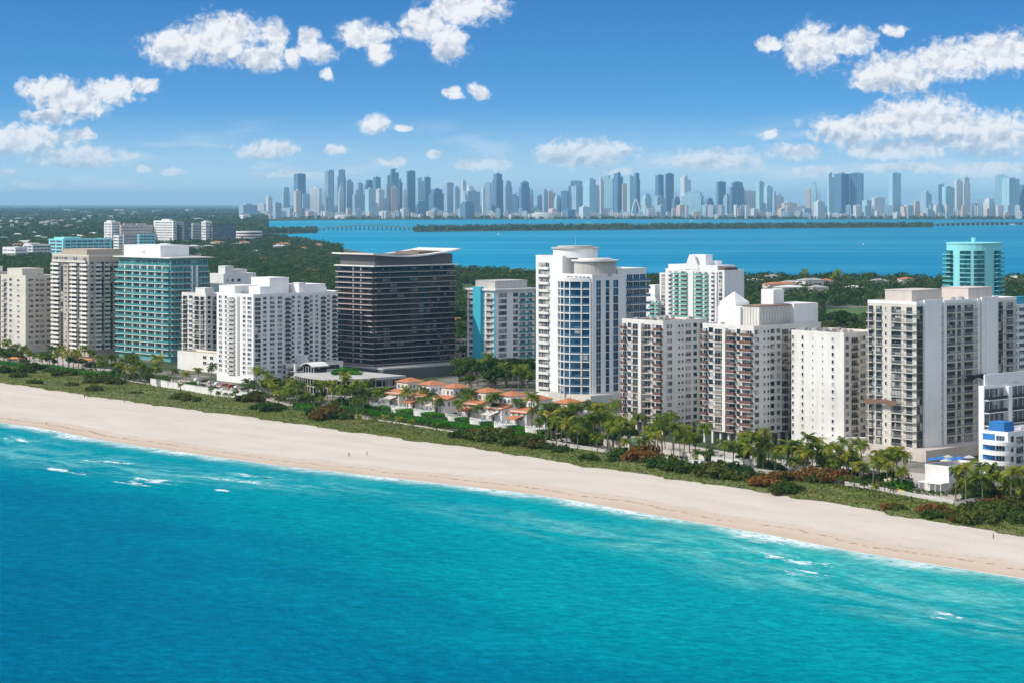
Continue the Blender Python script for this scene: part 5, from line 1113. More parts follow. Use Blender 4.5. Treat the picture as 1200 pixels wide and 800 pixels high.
bridge('long low causeway bridge ending at the right edge of the bay', (1090, 265.2), (1215, 263.5), 5, 22)
for i, (px, py, L_, lb) in enumerate([(1187,264,30,'white motor yacht near the right bridge'),(812,259.5,26,'white boat moored off the far waterfront'),(690,262,18,'small white boat in mid-bay below the skyline'),(585,275,14,'tiny motorboat near the tree island'),(1012,287,11,'tiny motorboat on the open bay at right')]):
    t = thing('motorboat', lb, 'boat', G(px, py, 0.0), 0.3*i, 'boats on the bay'); w_ = L_*0.26; mb = MB()
    P = [(-L_/2, -w_/2), (L_*0.2, -w_/2), (L_/2, 0), (L_*0.2, w_/2), (-L_/2, w_/2)]; mb.prism(P, -0.3, L_*0.1); link('hull', mb.mesh('hull', FRAME_W), t)
    mb = MB(); mb.prism([(-L_*.3, -w_*.35), (L_*0.1, -w_*.35), (L_*.2, 0), (L_*0.1, w_*.35), (-L_*.3, w_*.35)], L_*0.1, L_*0.19); link('cabin', mb.mesh('cabin', FRAME_W), t)
    mb = MB(); mb.prism([(-L_*.2, -w_*.36), (L_*0.08, -w_*.36), (L_*0.08, w_*.36), (-L_*.2, w_*.36)], L_*0.13, L_*0.16); link('window', mb.mesh('window', GL_DARK), t)
# ================================================================== vegetation
def leaf_cloud(centres, radii, per, size, up=0.25, squash=0.75, seed=0, shell=0.55):
    """leaf-cluster quads spread through ellipsoids; centres (n,3), radii (n,)"""
    g = np.random.default_rng(seed); n = len(centres); N = n*per
    c = np.repeat(centres, per, 0); r = np.repeat(radii, per)
    d_ = g.normal(size=(N, 3)); d_ /= np.linalg.norm(d_, axis=1)[:, None]
    rad_ = shell+(1-shell)*g.random(N); off_ = d_*(r*rad_)[:, None]; off_[:, 2] *= squash
    p = c+off_
    nn = d_+g.normal(size=(N, 3))*0.55; nn[:, 2] += up; nn /= np.linalg.norm(nn, axis=1)[:, None]
    t = np.cross(nn, g.normal(size=(N, 3))); t /= np.linalg.norm(t, axis=1)[:, None]; bt = np.cross(nn, t)
    sz = (np.repeat(size, per) if np.ndim(size) else np.full(N, size))*g.uniform(0.6, 1.3, N)/2
    sx = (t*sz[:, None]); sy = bt*(sz*g.uniform(0.55, 1.0, N))[:, None]
    co = np.stack([p-sx-sy*0.6, p+sx*0.8-sy, p+sx+sy*0.7, p-sx*0.7+sy], 1).reshape(-1, 3)
    return co, np.arange(N*4).reshape(-1, 4)
def tree_mesh(seed, h=11.0, spread=6.0, dense=1.0):
    g = np.random.default_rng(seed); mb = MB(); trunk = MB()
    pts = [(0, 0, -0.3)]; x_ = y_ = 0
    for q in range(1, 5): x_ += g.normal()*0.2; y_ += g.normal()*0.2; pts.append((x_, y_, h*0.13*q))
    trunk.tube(pts, [0.45, 0.36, 0.3, 0.25, 0.2], 6)
    cs, rs = [], []
    for q in range(int(11*dense)):
        a = g.uniform(0, 6.28); rr_ = spread*math.sqrt(g.random())*0.72; zc = h*(0.52+0.34*(1-(rr_/spread)**2)*g.uniform(0.6, 1.15))
        cs.append((math.cos(a)*rr_, math.sin(a)*rr_, zc)); rs.append(spread*g.uniform(0.26, 0.44))
        trunk.tube([pts[-2], ((pts[-1][0]+cs[-1][0])/2, (pts[-1][1]+cs[-1][1])/2, zc*0.8), cs[-1]], [0.16, 0.1, 0.05], 4)
    co, qd = leaf_cloud(np.array(cs), np.array(rs), 85, 0.95, seed=seed, squash=0.7, shell=0.5)
    return np_mesh('crown', co, qd, LEAF, tint=np.full(len(co), 0.0)), trunk.mesh('trunk', [BARK])
TREES = [tree_mesh(100+i, h, s_) for i, (h, s_) in enumerate([(11, 6), (9, 5.5), (13, 7), (8, 5), (12, 5.2), (10, 7)])]
def plant_tree(name, label, P, rz, s_, meshes, cat='tree', group=None, parts=('crown', 'trunk')):
    t = thing(name, label, cat, P, rz, group); t.scale = (s_, s_, s_)
    for nm, me in zip(parts, meshes): link(nm, me, t)
    return t
def palm_mesh(seed, h, nfr=20, L=3.9, lean=0.8):
    g = random.Random(seed); lean *= g.uniform(0.4, 2.4); tr = MB(); la = g.uniform(0, 6.28); pts = []
    for q in range(7): t = q/6; pts.append((math.cos(la)*lean*t*t, math.sin(la)*lean*t*t, -0.2+h*t))
    tr.tube(pts, [0.26, 0.2, 0.17, 0.16, 0.15, 0.15, 0.17], 6)
    cx, cy_, cz_ = pts[-1]; co = []; nl = 11
    for f in range(nfr):
        az = 2*math.pi*(f+g.uniform(-.3, .3))/nfr*2.4; el = g.uniform(-0.35, 1.15); ln = L*g.uniform(0.8, 1.1); ca, sa = math.cos(az), math.sin(az)
        P = []; r_, z_, e = 0.0, 0.0, el; st = ln/nl
        for q in range(nl+1):
            P.append((r_, z_, e)); r_ += math.cos(e)*st; z_ += math.sin(e)*st; e -= (1.9+0.3*g.random())/nl*(0.5+q/nl)
        for q in range(nl):
            r0, z0, e0 = P[q]; r1, z1, e1 = P[q+1]; wl = 0.95*math.sin(math.pi*min(1, (q+0.9)/(nl+0.6)))**0.6*g.uniform(0.85, 1.1)
            for s_ in (-1, 1):
                dr = -0.45*wl*g.uniform(0.6, 1.3)
                a0 = (cx+ca*r0, cy_+sa*r0, cz_+z0); a1 = (cx+ca*(r0+(r1-r0)*0.75), cy_+sa*(r0+(r1-r0)*0.75), cz_+z0+(z1-z0)*0.75)
                ox, oy = -sa*s_*wl*0.85+ca*wl*0.35, ca*s_*wl*0.85+sa*wl*0.35
                co += [a0, a1, (a1[0]+ox, a1[1]+oy, a1[2]+dr), (a0[0]+ox*0.9, a0[1]+oy*0.9, a0[2]+dr)]
    co = np.array(co); return np_mesh('fronds', co, np.arange(len(co)).reshape(-1, 4), PALM, tint=np.zeros(len(co))), tr.mesh('trunk', [BARK])
PALMS = [palm_mesh(200+i, h, n_, L_) for i, (h, n_, L_) in enumerate([(8.5, 20, 3.9), (7, 18, 3.6), (10, 22, 4.0), (6, 18, 3.5), (9, 16, 3.7), (11, 19, 4.1), (7.5, 15, 4.2), (9.5, 24, 3.4), (5, 16, 3.9)])]
PALM_S = [palm_mesh(300+i, h, 12, 1.7, 0.2) for i, h in enumerate([3.4, 4.2, 3.8])]
def pathy(px): return float(np.interp(px, [p[0] for p in path_px], [p[1] for p in path_px]))
rr = random.Random(31)
ZONES = []
def palms(place, lst, meshes=PALMS, s0=1.0, nm='coconut_palm', grp='palms along the beachfront gardens'):
    for i, e in enumerate(sorted(lst)):
        px, py = e[0], e[1]; sc_2 = (e[2] if len(e) > 2 else 1.0)*s0*rr.uniform(0.88, 1.12)
        lb = f'{place}, {nth(i)} from the left' if len(lst) > 1 else place
        plant_tree(nm, lb, G(px, py), rr.uniform(0, 6.28), sc_2, rr.choice(meshes), 'palm tree', grp, ('crown', 'trunk'))
palms('palm before the cream slab at the left edge', [(4,425),(9,421),(14,426),(19,422),(24,427),(29,423),(35,428),(-5,424)])
palms('palm in the dark clump below the beige tower', [(62,430,1.2),(68,433,1.3),(74,430,1.3),(80,434,1.3),(86,431,1.2),(92,435,1.2),(98,432,1.1),(50,431),(56,428)])
palms('palm in the pool garden before the teal tower', [(118,441),(128,445,1.1),(136,447),(143,444),(150,449),(156,446),(163,451,1.1),(170,449,1.2),(176,453),(182,450,1.2),(188,455),(196,452),(203,455),(218,453),(234,455),(247,452)])
palms('small round palm on the dune edge before the long white slab', [(212,461),(256,468),(263,470),(270,469),(276,471),(247,466)], PALM_S, 1.1, 'small_palm', 'small palms beside the beach path')
palms('palm at the foot of the long white slab', [(290,459),(297,461),(304,457),(310,460),(300,455)])
palms('yellowish palm before the low white building', [(316,466),(322,470),(329,468),(335,472),(342,469),(348,474),(355,471),(361,477),(326,476),(340,480)])
palms('palm crowding the curved glass podium', [(368,478),(376,481),(384,476),(392,482),(401,484),(410,480),(418,486),(426,481),(436,478,1.2),(443,481),(451,476,1.2),(431,470),(405,474)])
palms('tall palm between the orange-roofed villas', [(478,481,1.1),(484,476,1.2),(507,486,1.1),(537,492,1.2),(543,484,1.2),(552,489,1.1),(573,496,1.1),(583,492,1.2),(605,499,1.1),(623,503,1.2),(560,494),(516,488),(493,484)])
palms('yellow-green palm in the grove right of the villas', [(633,519),(640,521,1.2),(646,516,1.2),(652,523,1.2),(658,518,1.2),(664,524,1.2),(670,520),(677,526),(684,521),(690,517),(697,523,1.1),(703,515),(712,519,1.1),(718,514,1.1),(722,508,1.2),(700,507),(708,503),(690,505),(676,509)])
palms('palm behind the villas beside the blue and white tower', [(560,452,1.2),(568,455),(578,457),(588,455,1.1),(598,458),(608,460,1.1),(617,457),(626,462),(595,450),(612,449,1.2),(583,446),(571,446,1.2),(634,464)])
palms('palm in front of the left rose-white tower', [(700,532),(711,530),(726,533,1.1),(734,536),(740,532,1.1),(748,537),(756,534),(768,540),(776,536,1.2),(789,540,1.1),(797,538),(808,539,1.1),(817,545)])
palms('palm in front of the right rose-white tower', [(828,541,1.2),(849,549,1.1),(859,547,1.1),(871,549,1.1),(879,552),(888,550,1.2),(895,553),(901,550,1.1),(908,554),(915,551,1.1),(925,555)])
palms('palm in front of the blank white tower', [(934,551,1.1),(940,556),(945,550,1.1),(952,558),(957,552,1.1),(963,557),(970,553,1.1),(976,559),(984,555,1.1),(994,561,1.2),(1001,557),(928,558)])
palms('palm before the tower under repair', [(1008,566,1.1),(1016,562),(1023,572,1.1),(1030,567),(1040,573,1.1),(1047,568),(1056,574,1.0),(1062,570)])
palms('small palm lining the fence near the repaired tower', [(1001,574),(1013,577),(1027,581),(1037,583),(1048,586),(987,571)], PALM_S, 1.2, 'small_palm', 'small palms beside the beach path')
palms('small round palm beside the sandy path below the villas', [(420,497),(437,499),(452,500),(468,503),(483,505),(512,511),(428,494),(460,499)], PALM_S, 1.2, 'small_palm', 'small palms beside the beach path')
palms('tall palm in the dark grove beside the blue-boxed hotel', [(1120,588,.9),(1132,590,1.25),(1138,584,.9),(1146,590,1.0),(1152,597,1.45),(1160,591,1.0),(1168,594,1.0),(1176,592,1.2),(1184,598,1.05),(1192,594,1.2),(1200,597,1.1),(1206,590,1.2),(1128,583,.9)])
palms('palm on the bayside skyline of the woods behind the towers', [(930,340,1.3),(944,338,1.4),(978,338,1.7),(983,340,1.5),(1000,336,1.2),(895,338,1.2),(1015,337,1.2),(1083,334,1.1),(600,327,1.5),(1024,336,1.3),(1180,336,1.3),(1195,338,1.3)], PALMS, 1.1, 'coconut_palm', 'palms in the bayside woods')
# dune cover: ground sheet + countless low plants
dsheet = bpy.data.materials.new('dune_soil'); dsheet = wallmat('dune_soil', (0.15, 0.165, 0.06), 0.5, 0.9, 0.4)
hgt = lambda a, b_: 0.12+0.5*np.clip(np.sin(a*0.11+np.sin(b_*0.21)*2)*np.sin(b_*0.23+a*0.031), 0, 1)
av2 = np.linspace(-700, 2300, 900); fr2 = np.linspace(0.0, 1.0, 12)
wob = lambda a: 1.3*np.sin(a*0.13)+1.0*np.sin(a*0.31+1)+0.6*np.sin(a*0.77+2)
lo = lambda a: veg(a)+wob(a)-0.3
hi = lambda a: path(a)-0.6
struct('dune_ground', strip_mesh('dune_ground', av2, [(lambda a, q=q: lo(a)+(hi(a)-lo(a))*q) for q in fr2], [1.98]+[2.05]*10+[1.98], dsheet, zfun=lambda a, b_: np.where(np.arange(b_.shape[1])[None, :] % 11 == 0, 0, hgt(a, b_))))
g = np.random.default_rng(3); N = 170000
aa = g.uniform(-260, 1350, N); tt = g.random(N); bb = lo(aa)+(hi(aa)-lo(aa))*tt
patch = 0.5+0.5*np.sin(aa*0.045+1.3*np.sin(bb*0.12))*np.cos(bb*0.16+aa*0.02); keep = g.random(N) < 0.55+0.45*patch
aa, bb, patch, tt = aa[keep], bb[keep], patch[keep], tt[keep]; N = len(aa)
zc = 2.1+hgt(aa, bb)*np.minimum(1, tt*8)*np.minimum(1, (1-tt)*8)+g.uniform(0, 0.22, N)
cen = np.stack([DA.x*aa+DB.x*bb, DA.y*aa+DB.y*bb, zc], 1)
co, qd = leaf_cloud(cen, np.full(N, 0.15), 1, g.uniform(0.35, 0.75, N), up=1.0, seed=4)
tag(link('dune_plants', np_mesh('dune_plants', co, qd, DUNE, tint=np.repeat(patch*0.6+g.uniform(0, 0.25, N), 4))), 'low green dune plants covering the strip behind the beach', 'ground cover', kind='stuff')
# sea grape clumps
def shrub_mesh(seed, mat, wide=1.0):
    g = np.random.default_rng(seed); n = 22; a = g.uniform(0, 6.28, n); r_ = np.sqrt(g.random(n))*2.6
    cs = np.stack([np.cos(a)*r_*wide, np.sin(a)*r_, 0.5+1.0*(1-(r_/2.9)**2)*g.uniform(0.5, 1.2, n)], 1)
    co, qd = leaf_cloud(cs, g.uniform(0.55, 1.0, n), 60, 0.42, seed=seed, up=0.5, squash=0.8)
    st = MB()
    for q in range(7): st.tube([(0, 0, -0.1), (cs[q][0]*.5, cs[q][1]*.5, cs[q][2]*.5), tuple(cs[q])], [0.09, 0.06, 0.03], 4)
    return np_mesh('foliage', co, qd, mat, tint=np.zeros(len(co))), st.mesh('stem', [BARK])
SHR = {'g': [shrub_mesh(400+i, GRAPE, 1.3) for i in range(3)], 'r': [shrub_mesh(410+i, GRAPE_R) for i in range(3)], 'b': [shrub_mesh(420+i, LEAF, 1.1) for i in range(2)], 'h': [shrub_mesh(430+i, HEDGE, 1.1) for i in range(2)]}
SC = {'g': 'olive green sea grape clump', 'r': 'rusty red sea grape clump', 'b': 'dark green shrub', 'h': 'bright green garden shrub'}
shr = [(3,437,2.2,'g'),(28,437,2.4,'g'),(38,433,2.2,'g'),(22,442,1.6,'g'),(40,450,1.7,'g'),(75,440,2.2,'g'),(60,436,1.6,'b'),(108,449,1.8,'g'),(116,446,2.6,'g'),(126,448,2.6,'b'),(136,450,2.0,'g'),(110,458,1.9,'g'),(84,452,1.2,'g'),
 (212,468,2.0,'g'),(224,470,1.6,'g'),(160,462,1.1,'g'),(287,470,1.8,'r'),(297,472,2.4,'r'),(306,480,2.0,'b'),(316,482,2.2,'b'),(325,479,1.6,'g'),(378,492,2.8,'r'),(388,488,3.0,'r'),(396,492,2.4,'g'),(370,486,2.0,'b'),
 (540,513,1.8,'g'),(552,511,2.0,'r'),(572,517,2.8,'g'),(582,513,2.8,'g'),(592,519,2.6,'g'),(606,522,2.2,'g'),(618,520,2.6,'r'),(627,525,1.8,'r'),(560,516,1.6,'g'),(642,526,1.6,'g'),(660,530,1.5,'g'),(690,539,1.4,'g'),
 (720,541,1.2,'g'),(731,536,2.0,'b'),(747,541,2.2,'r'),(756,538,2.8,'r'),(764,543,1.6,'g'),(776,548,2.5,'b'),(788,550,2.4,'b'),(799,553,2.2,'g'),(822,552,2.0,'g'),(840,560,2.8,'g'),(851,556,3.2,'g'),(862,560,3.0,'b'),(874,563,2.2,'g'),(858,552,1.8,'r'),
 (898,571,2.2,'r'),(906,570,1.8,'g'),(915,563,1.9,'r'),(921,577,2.0,'g'),(912,579,1.6,'r'),(950,563,2.6,'r'),(957,565,1.8,'g'),(969,564,2.6,'r'),(977,566,2.4,'r'),(1040,597,1.2,'r'),(1049,598,1.4,'g'),(1090,603,1.9,'r'),(1099,604,1.7,'r'),(1094,607,1.6,'b'),
 (1122,611,1.8,'r'),(1129,612,1.6,'r'),(1148,612,2.6,'g'),(1158,608,2.4,'b'),(1160,600,2.4,'g'),(1168,597,2.8,'r'),(1175,603,2.4,'g'),(1190,601,2.3,'g'),(1199,600,3.0,'r'),(1185,609,2.2,'g'),(1145,603,2.4,'g'),(1200,613,1.8,'g')]
shr.sort()
cnt = {}
for px, py, s_, ty in shr:
    cnt[ty] = cnt.get(ty, -1)+1
    plant_tree('sea_grape' if ty in 'gr' else 'shrub', f'{SC[ty]} on the dune, {nth(cnt[ty])} of its colour from the left', G(px, py), rr.uniform(0, 6.28), s_*rr.uniform(0.75, 0.95), rr.choice(SHR[ty]), 'shrub', 'shrub clumps on the dune', ('foliage', 'stem'))
# garden shrubs between path and buildings
gs = []
for i in range(150):
    px = rr.uniform(-5, 1205); dpy = rr.uniform(3, 17)
    py = pathy(px)-dpy
    if 640 > px > 372 or 1064 < px < 1125 or (725 < px < 930 and dpy > 9) or (190 < px < 290 and dpy > 5): continue
    gs.append((px, py))
gs.sort()
for i, (px, py) in enumerate(gs):
    ty = rr.choice('bbgh'); plant_tree('shrub', f'{SC[ty]} in the hotel gardens, {nth(i)} from the left', G(px, py), rr.uniform(0, 6.28), rr.uniform(0.8, 1.6), rr.choice(SHR[ty]), 'shrub', 'shrubs in the beachfront gardens', ('foliage', 'stem'))
# hedges below the villas
def hedge(label, pts, w_, h, n):
    P = [G(a, b_) for a, b_ in pts]; o = P[0]; g = np.random.default_rng(n)
    t = np.sort(g.random(n))*(len(P)-1); i = t.astype(int); f = (t-i)[:, None]; A = np.array([tuple(p) for p in P])
    c = A[i]*(1-f)+A[i+1]*f; off_ = g.uniform(-w_/2, w_/2, n); c[:, 0] += DB.x*off_; c[:, 1] += DB.y*off_; c[:, 2] += 0.3+(h-0.3)*np.sqrt(g.random(n)); c -= np.array(tuple(o))
    co, qd = leaf_cloud(c, np.full(n, 0.3), 1, 0.6, up=0.7, seed=n); r_ = thing('hedge', label, 'hedge', o)
    link('foliage', np_mesh('foliage', co, qd, HEDGE, tint=np.repeat(0.25*np.sin(t*9)+0.25, 4)), r_)
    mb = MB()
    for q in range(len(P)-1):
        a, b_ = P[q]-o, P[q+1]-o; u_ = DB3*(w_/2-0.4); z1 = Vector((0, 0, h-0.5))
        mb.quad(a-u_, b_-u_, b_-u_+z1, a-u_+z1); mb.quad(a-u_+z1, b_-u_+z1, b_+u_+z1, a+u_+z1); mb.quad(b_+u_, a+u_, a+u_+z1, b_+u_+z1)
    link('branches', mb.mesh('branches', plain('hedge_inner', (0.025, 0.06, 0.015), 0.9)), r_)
hedge('long bright green clipped hedge running below the villa terraces', [(392,479),(440,486),(480,492),(520,498),(560,504),(600,510),(637,516)], 8, 1.5, 16000)
hedge('upper bright green hedge directly under the villa terraces', [(398,473),(440,479),(480,484.5),(520,490),(560,497),(600,503),(640,509)], 5, 1.7, 12000)
hedge('short green hedge before the curved podium', [(350,479),(372,484),(392,488)], 7, 2.4, 4000)
hedge('dark green hedge in the garden below the beige tower', [(0,427),(30,431),(60,432),(100,440),(120,442)], 4, 2.2, 6000)
# paving and path
PAVE = wallmat('pale_paving', (0.50, 0.45, 0.38), 0.4, 0.85); ASPH = wallmat('asphalt', (0.05, 0.05, 0.052), 0.3, 0.9); LAWN = wallmat('mown_lawn', (0.07, 0.14, 0.03), 0.3, 0.95)
SANDP = wallmat('sandy_path_surface', (0.50, 0.44, 0.36), 0.3, 0.9)
struct('beach_path', strip_mesh('beach_path', av2, [lambda a: path(a)-0.7, lambda a: path(a)+2.8], [2.03, 2.03], SANDP))
def patch_poly(name, px_, z, mat): P = [G(a, b_, z) for a, b_ in px_]; return struct(name, poly_mesh(name, [(p.x, p.y) for p in P], z, mat, 0.02))
patch_poly('parking_lot', [(165,441),(246,447),(300,456),(372,470),(360,476),(296,462),(190,451)], 2.012, PAVE)
patch_poly('hotel_terrace', [(640,507),(720,505),(780,517),(890,535),(1010,548),(1010,562),(930,553),(800,537),(727,529),(650,518)], 2.012, PAVE)
patch_poly('cafe_terrace', [(1010,548),(1150,560),(1135,592),(1064,580),(1010,565)], 2.012, PAVE)
patch_poly('pool_deck', [(95,430),(160,434),(172,446),(110,440)], 2.012, PAVE)
patch_poly('west_terrace', [(-20,412),(60,416),(110,424),(96,432),(50,427),(-20,424)], 2.012, PAVE)
patch_poly('villa_terrace', [(445,466),(500,470),(600,485),(650,500),(640,508),(560,497),(480,484),(440,477)], 2.012, PAVE)
patch_poly('avenue', [(-60,383),(300,398),(700,425),(1000,455),(1250,478),(1250,470),(1000,448),(700,419),(300,393),(-60,379)], 2.012, ASPH)
patch_poly('golf_lawn', [(885,350),(922,347),(925,354),(890,358)], 2.012, LAWN); patch_poly('golf_lawn', [(960,363),(1020,360),(1030,382),(975,385)], 2.012, LAWN); patch_poly('golf_lawn', [(536,335),(560,334),(562,348),(538,350)], 2.012, LAWN)
WATERP = pmat('pool_water', (0.03, 0.42, 0.52), 0.08)[0]
def pool(label, px, py, w_, d_):
    t = thing('swimming_pool', label, 'pool', G(px, py, 2.03), ANG); mb = MB(); mb.box(0, w_, 0, d_, 0.0, 0.12); mb2 = MB(); mb2.ring([(-.4, -.4), (w_+.4, -.4), (w_+.4, d_+.4), (-.4, d_+.4)], [(0.01, 0.01), (w_-.01, 0.01), (w_-.01, d_-.01), (0.01, d_-.01)], 0, 0.16)
    link('water_surface', mb.mesh('water_surface', WATERP), t); link('coping', mb2.mesh('coping', PAVE), t)
pool('blue swimming pool before the teal tower', 128, 437, 9, 16); pool('small pool between palms before the left rose-white tower', 745, 519, 8, 18); pool('narrow pool before the right rose-white tower', 873, 541, 6, 14)
# low walls
def lowwall(label, pts, h, th, mat, name='garden_wall'):
    P = [G(a, b_) for a, b_ in pts]; o = P[0]; t = thing(name, label, 'wall', o); mb = MB(); cp = MB()
    for q in range(len(P)-1):
        a, c = P[q]-o, P[q+1]-o; dr = (c-a).normalized(); nr = Vector((-dr.y, dr.x, 0))*th/2
        mb.prism([tuple((a-nr)[:2]), tuple((c-nr)[:2]), tuple((c+nr)[:2]), tuple((a+nr)[:2])], 0, h); nr *= 1.4
        cp.prism([tuple((a-nr)[:2]), tuple((c-nr)[:2]), tuple((c+nr)[:2]), tuple((a+nr)[:2])], h+0.002, h+0.12)
    link('wall_face', mb.mesh('wall_face', mat), t); link('coping', cp.mesh('coping', W_LGREY), t)
lowwall('long white retaining wall below the parking deck of the white slab', [(176,451),(216,458),(255,464),(290,468)], 3.4, 0.5, W_WHITE)
lowwall('white wall along the terrace of the left rose-white tower', [(700,519),(730,527),(790,536),(826,542)], 2.6, 0.5, W_CREAM)
lowwall('white wall along the terrace of the right rose-white tower', [(834,543),(880,547),(930,553),(990,560)], 2.6, 0.5, W_WHITE)
lowwall('cream terrace wall below the tower under repair', [(1005,556),(1040,563),(1070,569)], 2.4, 0.5, W_CREAM)
lowwall('low white wall by the beach pavilion', [(1075,583),(1100,587),(1118,590)], 1.2, 0.4, W_WHITE)
# fence along the beach path
def fence(label, pts, h=1.5):
    P = [G(a, b_) for a, b_ in pts]; o = P[0]; t = thing('picket_fence', label, 'fence', o)
    for q in range(len(P)-1):
        a, c = P[q]-o, P[q+1]-o; L_ = (c-a).length; dr = (c-a).normalized(); rz = math.atan2(dr.y, dr.x); m_ = max(1, int(L_/12))
        for j in range(m_):
            mb = MB(); l_ = L_/m_; mb.box(0, l_, -0.03, 0.03, 0.25, 0.37); mb.box(0, l_, -0.03, 0.03, h-0.3, h-0.18); n = int(l_/0.22)
            for i in range(n): x_ = i*l_/n; mb.box(x_+0.02, x_+0.13, -0.07, -0.03, 0.1, h)
            link('fence_panel', mb.mesh('fence_panel', W_WHITE), t, a+dr*(l_*j), rz)
fence('long white picket fence beside the beach path, left stretch', [(637,519),(680,526),(727,533.5),(770,538.5),(820,544.5)])
fence('white picket fence in front of the twin rose-white towers', [(824,545),(880,552.5),(910,556.5),(985,567.5)])
fence('white picket fence before the beach pavilion', [(990,568.5),(1040,577),(1080,584.5),(1117,591)])
fence('white picket fence at the right edge by the palm grove', [(1119,594),(1150,588),(1185,578),(1215,570)], 1.8)
# ================================================================== villas
def villa(i, px, py, lb):
    root = thing('villa', lb, 'villa', G(px, py)+Vector((0, 0, 0)), ANG, 'orange-roofed beachfront villas'); rnd = random.Random(i)
    def P(nm, mb, mat, par=None, loc=(0, 0, 0), rz=0): return link(nm, mb.mesh(nm, mat), par or root, loc, rz)
    wl = W_WHITE if i % 3 else W_CREAM
    mb = MB(); mb.box(6, 30, 0, 9.6, 0, 6.6); P('wall', mb, wl)
    tw = MB(); tw.box(12, 21, 1.0, 8.8, 6.6, 10.8); tw.box(11.8, 21.2, 0.8, 9.0, 10.5, 10.95); P('tower_storey', tw, wl)
    r_ = MB(); hip(r_, 12, 21, 1.0, 8.8, 10.96, 1.7, e=0.7); P('tile_roof', r_, TILE)
    r_ = MB(); r_.v += [(5.2, -0.5, 6.2), (5.2, 10.1, 6.2), (12, 10.1, 7.7), (12, -0.5, 7.7), (5.2, -0.5, 5.95), (5.2, 10.1, 5.95), (12, 10.1, 6.7), (12, -0.5, 6.7)]; r_.f += [(0,3,2,1),(4,5,6,7),(0,1,5,4),(0,4,7,3),(1,2,6,5)]; r_.m += [0]*5; P('tile_roof', r_, TILE)
    r_ = MB(); r_.box(1.6, 6, 2.2, 7.4, 3.6, 3.75); r_.v += [(1.2, 1.8, 3.76), (1.2, 7.8, 3.76), (6, 7.8, 4.9), (6, 1.8, 4.9)]; r_.f.append((8+0, 8+3, 8+2, 8+1)); r_.m.append(0); P('porch_roof', r_, TILE if i % 2 else W_CREAM)
    for yy in (2.5, 4.8, 7.1): mb = MB(); mb.box(-0.15, 0.15, -0.15, 0.15, 0, 3.6); P('column', mb, W_WHITE, loc=(1.9, yy, 0))
    gl = GL_TEAL if i in (4, 5) else GL_DARK
    wm = window_mesh(1.3, 1.9, gl, FRAME_W, 1)
    for yy in (1.9, 4.9, 8.2): two('window', wm, [FRAME_W, gl], root, (6, yy, 4.0), -math.pi/2)
    for yy in (2.6, 5.2, 7.9): two('window', wm, [FRAME_W, gl], root, (12, yy, 7.9), -math.pi/2)
    for xx in (8, 11.5, 15, 18.5): two('window', wm, [FRAME_W, gl], root, (xx, 0, 3.6))
    wm2 = shared(window_mesh(1.0, 1.3, gl, FRAME_W, 0), 'window', [FRAME_W, gl])
    for xx in (13.2, 15.2, 17.2, 19.2): link('window', wm2, root, (xx, 1.0, 8.4))
    dm = shared(window_mesh(1.5, 2.4, gl, FRAME_W, 1), 'door', [FRAME_W, gl]); link('door', dm, root, (6, 5.6, 0.6), -math.pi/2)
    c = [( -1.5-4.0*math.sin(math.pi*q/14), 4.8-4.4*math.cos(math.pi*q/14)) for q in range(15)]
    mb = MB(); mb.prism(list(reversed(c))+[(1.5, 0.4), (1.5, 9.2)], 0, 2.0); P('terrace_wall', mb, W_WHITE)
    inner = [(-1.5-3.75*math.sin(math.pi*q/14), 4.8-4.15*math.cos(math.pi*q/14)) for q in range(15)]
    mb = MB()
    for q in range(14): mb.prism([c[q+1], c[q], inner[q], inner[q+1]], 2.75, 2.95); mb.box(c[q][0]+0.02, c[q][0]+0.22, c[q][1]-0.1, c[q][1]+0.1, 2.0, 2.75)
    P('balustrade', mb, W_WHITE)
    for j in range(3):
        mb = MB(); x_, y_ = rnd.uniform(-3.5, 0.5), rnd.uniform(2, 7.5); mb.box(0, 1.8, 0, 0.65, 0.25, 0.4); mb.box(1.3, 1.8, 0, 0.65, 0.4, 0.85)
        t = thing('sun_lounger', f'{ORD[j]} pale sun lounger on the round terrace of the {ORD[i]} villa from the left', 'lounger', Vector(G(px, py))+DB3*x_+DA3*y_+Vector((0, 0, 2.0)), rnd.uniform(0, 3)); link('cushion', mb.mesh('cushion', W_BLUE if rnd.random() < .4 else FRAME_W), t)
        mb = MB(); [mb.box(a, a+.06, c_, c_+.06, 0, 0.25) for a in (0.1, 1.6) for c_ in (0.05, 0.5)]; link('leg', mb.mesh('leg', METAL), t)
VL = [(455,479,'leftmost villa, cream, with a small tiled roof'),(481,483,'second villa from the left, white with an orange hip-roofed upper storey'),(508,487,'third villa from the left, white with orange tiles'),(546,493,'fourth villa, just right of the dark bush in the villa row'),(575,498,'fifth villa, with turquoise-tinted windows facing the sea'),(604,503,'sixth villa, turquoise windows, beside the grove'),(641,508,'rightmost villa of the row, cream, below the blue and white tower')]
for i, (px, py, lb) in enumerate(VL): villa(i, px, py, lb)
plant_tree('shrub', 'big dark purple-brown bush between the third and fourth villa terraces', G(533, 492), 1, 1.5, SHR['b'][0], 'shrub', None, ('foliage', 'stem'))
